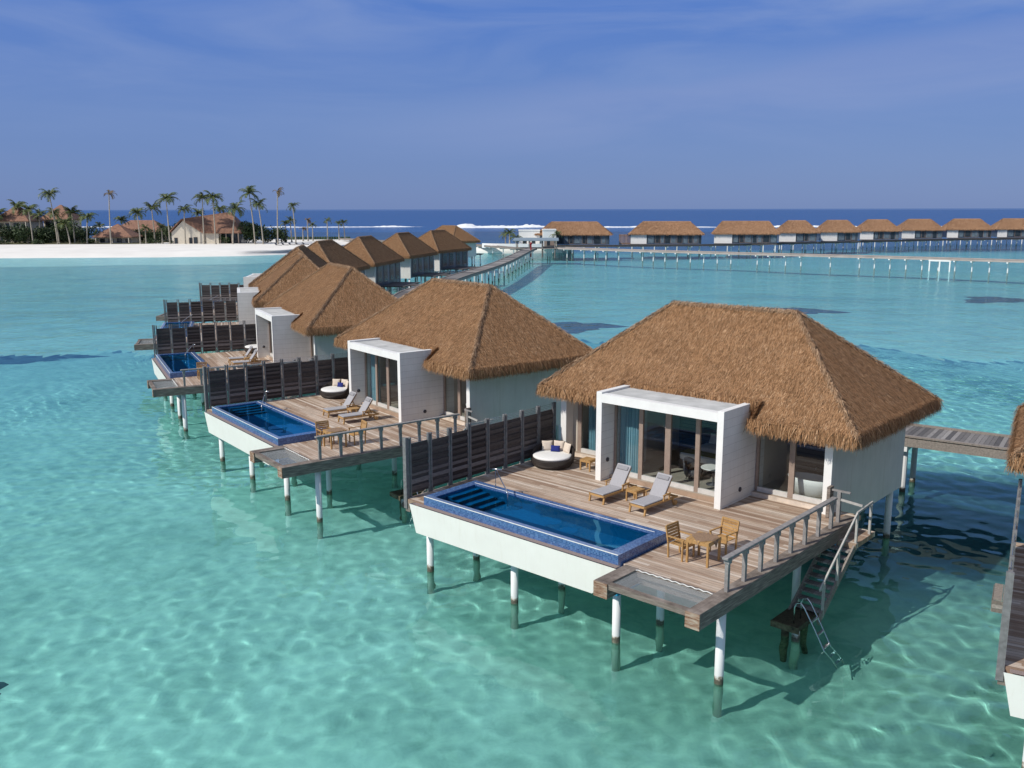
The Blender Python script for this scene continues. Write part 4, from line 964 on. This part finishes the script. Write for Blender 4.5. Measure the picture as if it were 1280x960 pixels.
# white flat-roofed pavilions by the junction
def pavilion(name, x, y, w, d, h, label, op=True):
    T = empty(name, (x,y,0)); box_part('wall', M['white'], T, -w/2,w/2,-d/2,d/2,1.2,h)
    m = MB(); m.box(-w/2-.12,w/2+.12,-d/2-.12,d/2+.12,h+.002,h+.35); m.build('roof', M['white'], T)
    if op:
        for k, xx in enumerate((-w*.22, w*.2)):
            f = box_part('window', M['frame'], T, xx-.6,xx+.6,-d/2-.04,-d/2-.002,2.3,4.0); box_part('glass_pane', M['darkopen'], f, xx-.5,xx+.5,-d/2-.05,-d/2-.041,2.4,3.9)
    else:
        f = box_part('doorway', M['frame'], T, -w*.42,w*.42,-d/2-.04,-d/2-.002,1.9,3.9); box_part('glass_pane', M['darkopen'], f, -w*.2,w*.05,-d/2-.05,-d/2-.041,2.0,3.8)
    for xx in (-w/2+.4,w/2-.4): m = MB(); m.tube([(xx,0,-3),(xx,0,1.2)], .2, 8); m.build('pile', M['pile'], T)
    tag(T, label, 'pavilion')
pavilion('white_pavilion', 5.0,272,6,6,6.2,'white flat-roofed pavilion with two small windows behind the canopy')
pavilion('white_pavilion', 10.6,266,3.6,6,6.5,'narrow white flat-roofed pavilion with a brown doorway next to the first distant villa', False)
m = MB()
for i in range(15):
    a0, a1 = R(200+i*5.5), R(200+(i+1)*5.5); rr = 15
    p = [Vector((rr*cos(a), rr*sin(a)*.5)) for a in (a0, a1)]; q = [v_*.97 for v_ in p]
    m.hexa([(p[0].x,p[0].y,0),(p[1].x,p[1].y,0),(q[1].x,q[1].y,0),(q[0].x,q[0].y,0)],[(p[0].x,p[0].y,1.3),(p[1].x,p[1].y,1.3),(q[1].x,q[1].y,1.3),(q[0].x,q[0].y,1.3)])
o = m.build('curved_wall', M['white']); o.location = (5.5,268,1.6); tag(o, 'low curved white wall in front of the pavilion windows', 'wall')
m = MB(); m.lathe([(14,-3),(15,.5),(14.6,1.9),(3,2.2)], n=40, sy=.6); o = m.build('pavilion_terrace', M['sand'], None, 0, True); o.location = (3,273,0); tag(o, 'round sandy terrace carrying the white pavilions', 'terrace')

# ------------------------------------------------------------------ vegetation
def palm_crown(m, c, rg, n, L, droop, wind=0):
    for i in range(n):
        a = 2*pi*i/n + rg.uniform(-.3,.3); el = rg.uniform(-.25, 1.3); l = L*rg.uniform(.5,.92)
        d = Vector((cos(a)+wind, sin(a), 0)).normalized(); p = Vector(c); seg = 7; prev = None
        for k in range(seg+1):
            t = k/seg; ang = el - droop*t*t*1.7
            if k: p = p + (d*cos(ang) + Vector((0,0,sin(ang))))*(l/seg)
            w = l*.21*(.25+1.2*math.sin(pi*min(1,t*.92+.06)))*.8; sd = d.cross(Vector((0,0,1)))
            cur = (Vector(p), w, ang)
            if prev:                                   # leaflets on each side of the rib, with gaps between
                pp, pw, pa = prev
                for s in (-1,1):
                    for q in range(4):
                        u = q/4; b = pp.lerp(cur[0], u); b2 = pp.lerp(cur[0], u+.27); ww = pw+(w-pw)*u
                        tip = b2 + sd*s*ww*rg.uniform(.8,1.15) + d*ww*.45 + Vector((0,0,-ww*rg.uniform(.25,.7)))
                        i0 = len(m.v); m.v += [tuple(b), tuple(b2), tuple(tip)]; m.f.append((i0, i0+1, i0+2))
            prev = cur
def palm(x, y, z, h, L, label, lean=(0,0), dry=False, seed=0, n=17, droop=1.0, wind=0, group='coconut palms on the beach'):
    rg = random.Random(seed); T = empty('palm_tree', (x,y,z))
    pts = [(lean[0]*h*t**1.6, lean[1]*h*t**1.6, h*t) for t in [i/8 for i in range(9)]]
    m = MB(); m.tube(pts, .24, 8, .14); m.lathe([(.42,-.3),(.36,.3),(.25,.7)], n=8); m.build('trunk', M['trunk'], T, 0, True)
    m = MB(); palm_crown(m, pts[-1], rg, n, L, droop, wind); m.build('crown', M['palmdry'] if dry else M['palmleaf'], T)
    tag(T, label, 'palm tree', group); return T
def bush(name, x, y, z, w, h, label, seed=0, n=1400, group=None):
    rg = random.Random(seed); T = empty(name, (x,y,z)); m = MB()
    cl = [(rg.uniform(-.36,.36)*w, rg.uniform(-.3,.3)*w, rg.uniform(.25,.68)*h, rg.uniform(.2,.34)) for _ in range(11)]
    for k in range(n):
        cx, cy, cz, r = rg.choice(cl); u = Vector((rg.gauss(0,1), rg.gauss(0,1), rg.gauss(0,1))).normalized()*rg.uniform(.7,1.05)
        p = Vector((cx+u.x*r*w, cy+u.y*r*w, max(.1, cz+u.z*r*h*1.1))); s = rg.uniform(.28,.6)*max(.6, h/8)
        a = Vector((rg.gauss(0,1), rg.gauss(0,1), rg.gauss(0,1))).normalized()*s; b = u.cross(a).normalized()*s*.7
        m.poly([p-a, p+b*.6, p+a, p-b*.6])
    m.build('crown', M['leaf'], T); m = MB()
    for k in range(4): t = rg.uniform(0,6.28); m.tube([(0,0,0),(cos(t)*w*.12,sin(t)*w*.12,h*.5)], .18, 6, .06)
    m.build('trunk', M['trunk'], T); tag(T, label, 'tree', group)
def at(px, Y): return (px-640)*Y*1.012/1146.85
def zat(py, Y): return 12.61 - (py-261.5)*Y*1.012/1146.85
# base px, crown px, crown top py, distance, spread, dry, label
PALMS = [(15,15,259,318,5.0,0,'palm crown rising above the shingled roof end at the very edge of the picture'),
 (41,40,251,322,5.2,0,'palm rising directly behind the two-storey house with balcony'),
 (55,53,254,306,5.0,0,'palm with bare pale trunk in front of the balcony house'),
 (64,66,261,318,4.8,0,'bushy palm just past the bare trunk palm of the balcony house'),
 (85,80,236,306,5.0,0,'tallest dense palm with double crown on the house beach'),
 (87,83,259,308,4.4,0,'shorter palm sharing its foot with the tallest dense palm'),
 (100,96,270,303,4.8,0,'yellowish palm leaning out over the sand beside the tallest palm'),
 (106,105,258,312,5.0,0,'dark palm in front of the second two-storey roof'),
 (121,124,263,306,5.0,0,'dark palm with drooping yellow fronds beside the low pavilion'),
 (138,138,277,318,3.6,0,'small young palm beside the low hip-roofed pavilion'),
 (150,153,238,304,3.6,1,'tall wind-blown palm with a thin half dead crown above the low pavilion'),
 (165,165,268,318,4.2,0,'palm growing behind the low pavilion roof'),
 (186,185,258,304,4.8,0,'palm with upright spear leaf standing beyond the low pavilion'),
 (204,203,253,312,5.2,0,'dark full palm beside the upright spear palm'),
 (193,193,279,308,3.0,0,'small brownish palm below the upright spear palm'),
 (213,213,278,308,3.2,0,'small palm between the dark full palm and the tall one by the gable'),
 (222,221,240,303,5.6,0,'tall palm with long level fronds left of the white gable'),
 (241,242,254,304,4.6,0,'palm standing before the peak of the white gable'),
 (259,259,260,322,4.2,0,'palm behind the big brown roof near the gable'),
 (264,265,241,304,4.6,0,'tall slim palm before the middle of the big brown roof'),
 (278,278,240,303,5.2,0,'tall bushy palm before the big brown roof, fuller than its slim neighbour'),
 (286,286,253,322,5.0,0,'dark palm peeping over the top of the big brown roof'),
 (299,304,252,304,5.4,0,'leaning palm with windswept fronds at the end of the big brown roof'),
 (326,322,234,303,5.2,0,'tall pale palm with a spear leaf before the round bushes'),
 (336,332,249,302,4.8,0,'leaning dark palm beside the tall pale one before the round bushes'),
 (354,357,235,302,3.6,1,'tall palm with orange dying crown bent to one side'),
 (376,374,252,303,3.6,0,'upright palm with small dense crown beyond the bushes'),
 (364,364,273,318,3.4,0,'low palm between the bushes and the small dense palm'),
 (371,370,270,320,3.2,0,'low palm right beside the trunk of the small dense palm'),
 (385,385,281,330,2.6,1,'tiny brownish palm on the spit, first of the young row'),
 (391,391,271,332,2.6,1,'slim brownish young palm, second of the row on the spit'),
 (397,397,277,334,2.6,0,'short green young palm, third of the row on the spit'),
 (415,415,271,335,2.8,0,'slim green young palm standing alone in the row on the spit'),
 (429,429,275,337,2.6,0,'young palm, first of the close pair at the tip of the spit'),
 (436,435,274,338,2.8,0,'young palm, second of the close pair at the tip of the spit')]
for i, (bx, cx, ty, Y, L, dry, lab) in enumerate(PALMS):
    h = zat(ty, Y)-1.2-L*.42; X = at(bx, Y)
    palm(X, Y, 1.2, h, L, lab, ((at(cx,Y)-X)/h, rnd.uniform(-.03,.03)), bool(dry), i+1, 13 if dry else 25 if L > 4 else 18, 1.15 if dry else .95, .9 if dry else .12)
for i, (px, Y, hz) in enumerate(((632,270,3.4),(637,268,4.0),(645,266,2.6))):
    palm(at(px,Y), Y, 1.8, hz, 3.2, 'short palm by the white pavilions, %s' % ('outermost of three','tallest of three','lowest of three, in front of the wall')[i], (0,0), False, 60+i, 16, 1, 0, 'palms by the pavilions')
palm(at(694,261), 261, 2, 3.4, 2.8, 'short palm growing against the doorway pavilion', (0,0), False, 70, 14, 1, 0, 'palms by the pavilions')
bush('round_bush', at(327,312),312,1.1,9.5,8.2,'big round dark green bush behind the tall pale palm', 1, 2200, 'round bushes on the spit')
bush('round_bush', at(352,316),316,1.1,6.8,6.6,'smaller round dark green bush behind the orange dying palm', 2, 1500, 'round bushes on the spit')
for i, (px, Y, w, h, lab) in enumerate(((33,312,9,7.5,'dark leafy tree covering half the balcony house'),(49,308,8,6.5,'dark leafy tree between the balcony house and the tallest palm'),(75,313,7,7,'dark leafy tree under the second two-storey roof'),(106,315,6,5.5,'dark leafy tree beside the leaning yellowish palm'),(140,322,5,5,'dark shrub behind the young palm by the pavilion'),(120,309,5,2,'low yellow green shrub beside the pavilion posts'),(62,304,4,2,'low shrub at the foot of the leafy trees'),(288,308,4,3,'dark shrub in the open side of the gable building'),(18,304,8,1.8,'low hedge before the balcony house'),(232,309,6,1.8,'low hedge before the white gable'),(205,311,7,2.2,'brownish low hedge beside the gable building'),(10,326,9,7,'dark leafy tree beside the house cut off by the picture edge'),(90,322,10,8,'broad leafy tree behind the tallest palm'),(115,330,9,6.5,'leafy tree filling the gap before the low pavilion'),(178,324,8,5,'leafy tree behind the upright spear palm'),(196,322,7,5.5,'leafy tree behind the small brownish palm'),(250,330,12,8,'leafy tree behind the gable peak'),(218,326,8,6,'leafy tree beside the white gable wall'))):
    bush('leafy_tree' if h > 4 else 'shrub', at(px,Y), Y, 1.2, w, h, lab, 10+i, int(260*h), 'trees and shrubs by the houses')

# ------------------------------------------------------------------ island houses
def hip_house(name, px0, px1, Y, pyeave, pytop, depth, ridge, label, storeys=1, base=1.3, over=1.0, pillars=False):
    x0, x1 = at(px0,Y), at(px1,Y); ze, zt = zat(pyeave,Y), zat(pytop,Y+depth/2); c = (x0+x1)/2; w = (x1-x0)/2
    T = empty(name, (c,Y,0)); r = w*ridge
    m = MB(); p = [(-w,0,ze),(w,0,ze),(w,depth,ze),(-w,depth,ze)]; a, b = (-r,depth/2,zt), (r,depth/2,zt)
    m.poly([p[0],p[1],b,a]); m.poly([p[1],p[2],b]); m.poly([p[2],p[3],a,b]); m.poly([p[3],p[0],a])
    lo = [(x,y,z-.25) for x,y,z in p]
    for i in range(4): m.poly([lo[i], lo[(i+1)%4], p[(i+1)%4], p[i]])
    m.poly(lo[::-1]); m.build('roof', M['tileroof'], T)
    ww = w-over; box_part('wall', M['creamwall'], T, -ww,ww,over+(1.5 if pillars else .4),depth-over,base,ze-.26)
    hgt = (ze-.3-base)/storeys; n = max(2, int(ww*2/2.6))
    for s in range(storeys):
        z = base+s*hgt
        for i in range(n):
            x = -ww+ww*2*(i+.5)/n; f = box_part('window', M['frame'], T, x-.85,x+.85,over+(1.45 if pillars else .34),over+(1.498 if pillars else .398),z+.35,z+hgt*.86); box_part('glass_pane', M['darkopen'], f, x-.75,x+.75,over+(1.42 if pillars else .31),over+(1.448 if pillars else .338),z+.42,z+hgt*.83)
        if s:
            m = MB(); m.box(-ww,ww,-.1,over+.33,z-.12,z+.05); m.build('balcony', M['creamwall'], T)
            m = MB(); m.box(-ww,ww,-.1,-.02,z+.95,z+1.05)
            for i in range(int(ww*4)): x = -ww+i*.5; m.box(x,x+.05,-.08,-.04,z+.051,z+.95)
            m.build('balustrade', M['white'], T)
    for i in range(max(2, n//2+1)):
        x = -ww+.2+(2*ww-.4)*i/max(1, n//2); box_part('column', M['creamwall'], T, x-.15,x+.15,.1,.4,base-.2,ze-.26)
    tag(T, label, 'house')
hip_house('island_house', -22,9,322,274,262,10,.3,'brown roofed house cut off by the picture edge behind the palms',2)
hip_house('island_house', 5,52,318,275,257,12,.06,'two-storey cream house with balcony under a brown hip roof',2)
hip_house('island_house', 64,102,330,273,256,12,.06,'two-storey house with reddish hip roof hidden behind the tallest palm',2)
hip_house('beach_pavilion', 127,176,310,294.5,279,11,.03,'low open pavilion with reddish brown hip roof on the beach',1,1.3,1.0,True)
hip_house('beach_pavilion', 148,214,330,289,274.5,14,.45,'long low brown roofed pavilion behind the open hip-roofed one',1,1.3,1.0,True)
def gable_house():
    Y = 306; X = lambda p: at(p, Y); T = empty('gable_building', (X(263),Y,0)); o = X(263); z = lambda p: zat(p, Y)
    # white gable end turned to the beach, long roof rising behind it to a hipped open end
    g = [(X(223)-o,0,z(289)),(X(239)-o,0,z(273.5)),(X(265)-o,0,z(289.5))]
    m = MB(); b = [(X(224)-o,.6,1.2),(X(264)-o,.6,1.2),(X(264)-o,.6,z(290)),(X(239)-o,.6,z(275)),(X(224)-o,.6,z(289.5))]; bk = [(p[0]+2,12,p[2]) for p in b]
    m.poly(b); m.poly(bk[::-1]); [m.poly([b[i], b[(i+1)%5], bk[(i+1)%5], bk[i]][::-1]) for i in range(5)]
    m.build('wall', M['creamwall'], T)
    e0, e1 = (X(264)-o,-.3,z(289.5)), (X(309)-o,1.0,z(289.5)); rt0, rt1 = (X(237.5)-o,.0,z(273)), (X(291)-o,7,z(265.5)+.2); bl, br = (X(221)-o,0,z(289)), (X(309)-o,13,z(289.5))
    m = MB(); m.poly([e0,e1,rt1,rt0]); m.poly([e1,br,rt1]); m.poly([rt0,rt1,br,(X(228)-o,13,z(289))]); m.poly([bl,rt0,(X(228)-o,13,z(289))])
    n = len(m.f)
    for fc in list(m.f): m.poly([(m.v[i][0],m.v[i][1],m.v[i][2]-.25) for i in fc][::-1])
    m.poly([e0,(e0[0],e0[1],e0[2]-.3),(e1[0],e1[1],e1[2]-.3),e1]); m.poly([rt0,(rt0[0],rt0[1]-.02,rt0[2]-.35),(e0[0],e0[1],e0[2]-.35),e0]); m.poly([bl,(bl[0],bl[1],bl[2]-.35),(rt0[0],rt0[1]-.02,rt0[2]-.35),rt0])
    m.build('roof', M['tileroof'], T)
    box_part('side_wall', M['creamwall'], T, X(265)-o,X(281)-o,.9,11,1.2,z(290.5))
    box_part('dark_interior', M['darkopen'], T, X(281)-o+.02,X(305)-o,4,11,1.2,z(291))
    for p in (283,290,297,305): box_part('post', M['frame'], T, X(p)-o-.15,X(p)-o+.15,.9,1.2,1.2,z(289.5)-.26)
    for p in (229,247): d = box_part('doorway', M['frame'], T, X(p)-o-.6,X(p)-o+.6,.54,.598,1.25,3.4); box_part('glass_pane', M['darkopen'], d, X(p)-o-.5,X(p)-o+.5,.52,.538,1.3,3.3)
    d = box_part('doorway', M['frame'], T, X(253)-o-.7,X(253)-o+.7,.54,.598,1.25,3.6); box_part('door_leaf', M['darkopen'], d, X(253)-o-.6,X(253)-o+.6,.5,.538,1.25,3.5)
    tag(T, 'white gabled building with a big rising brown roof and open end', 'building')
gable_house()
for i, px in enumerate((355,362,369,376,383)):
    T = empty('beach_lounger', (at(px,292),292+i*1.5,1.05)); T.rotation_euler.z = R(60)
    m = MB(); m.box(-.4,.4,-1,1,.3,.42); m.bar((0,.9,.4),(0,1.5,.95),.8,.08); m.build('frame', M['darkmetal'], T); box_part('cushion', M['cushion'], T, -.38,.38,-.98,.8,.421,.5)
    tag(T, 'grey beach lounger on the sand near the last big palms', 'lounger', 'beach loungers on the spit')
m = MB()
for k in range(26): m.box(k*.9,k*.9+.7,0,.8,0,1.3)
o = m.build('dark_hedge', M['leaf'], None, .12); o.location = (at(366,345),345,1.2); tag(o, 'long dark low hedge behind the young palms on the spit', 'hedge')

# ------------------------------------------------------------------ reef: dark coral heads, breaking waves
for i, (x, y, w, d, lab) in enumerate(((-42.8,80.0,5.0,2.3,'long dark coral patch in the lagoon before the beach'),(8.5,113.4,4.2,4.6,'dark coral patch between the two largest roofs'),(40.6,129,4.6,4,'dark coral patch peeping over the ridge of the largest villa'),(78,147,6,5,'dark coral patch near the landing frame'),(-15.15,23.9,.75,.6,'small dark coral head in the near corner of the lagoon'),(23,128,2.4,2.4,'small dark coral patch above the first ridge end of the largest roof'))):
    rg = random.Random(i); m = MB(); n, q = 22, 9
    for k in range(q+1):
        for j in range(n):
            a = 2*pi*j/n; r = 1-k/q; wob = 1+.35*sin(3*a+i)+.2*sin(7*a+2*i); m.v.append((w*r*wob*cos(a), d*r*wob*sin(a), (1-r**1.5)*.4*rg.uniform(.6,1.2)-.02))
    for k in range(q):
        for j in range(n): m.f.append((k*n+j, k*n+(j+1)%n, (k+1)*n+(j+1)%n, (k+1)*n+j))
    o = m.build('coral_patch', M['coral'], None, 0, True); o.location = (x, y, -1.83 - .25*sin(x*.031+1)*sin(y*.027) - .12*sin(x*.11)*cos(y*.09+.4)); o.cycles.is_caustics_receiver = True; tag(o, lab, 'coral', 'dark coral patches')
def surf():
    rg = np.random.default_rng(4); m = MB()
    def line(x0, x1, y0, h0, wid, seed):
        n = int((x1-x0)/1.6); ph = rg.random(8)*6.28; rows = 5; base = len(m.v)
        for i in range(n+1):
            x = x0+(x1-x0)*i/n; u = i/n; env = min(1, 6*u, 6*(1-u))*(.45+.55*max(0, sin(u*9+ph[0])*.6+sin(u*23+ph[1])*.4))
            yy = y0+7*sin(x*.011+ph[2])+2.5*sin(x*.05+ph[3])
            for r in range(rows):
                t = r/(rows-1); m.v.append((x, yy+(t-.5)*wid*(.5+.8*env)+rg.normal(0,.35), -.06+h0*env*sin(pi*t)**.7*rg.uniform(.65,1.25)))
        for i in range(n):
            for r in range(rows-1): a = base+i*rows+r; m.f.append((a, a+rows, a+rows+1, a+1))
    line(-48,30,640,2.6,16,1); line(-40,10,622,1.2,10,6); line(-190,-60,655,.9,5,2); line(28,150,636,1.1,6,3); line(140,420,640,1.2,6,4); line(-520,-180,672,.9,5,5)
    o = m.build('breaking_surf', M['foam'], None, 0, True); tag(o, kind='stuff')
surf()
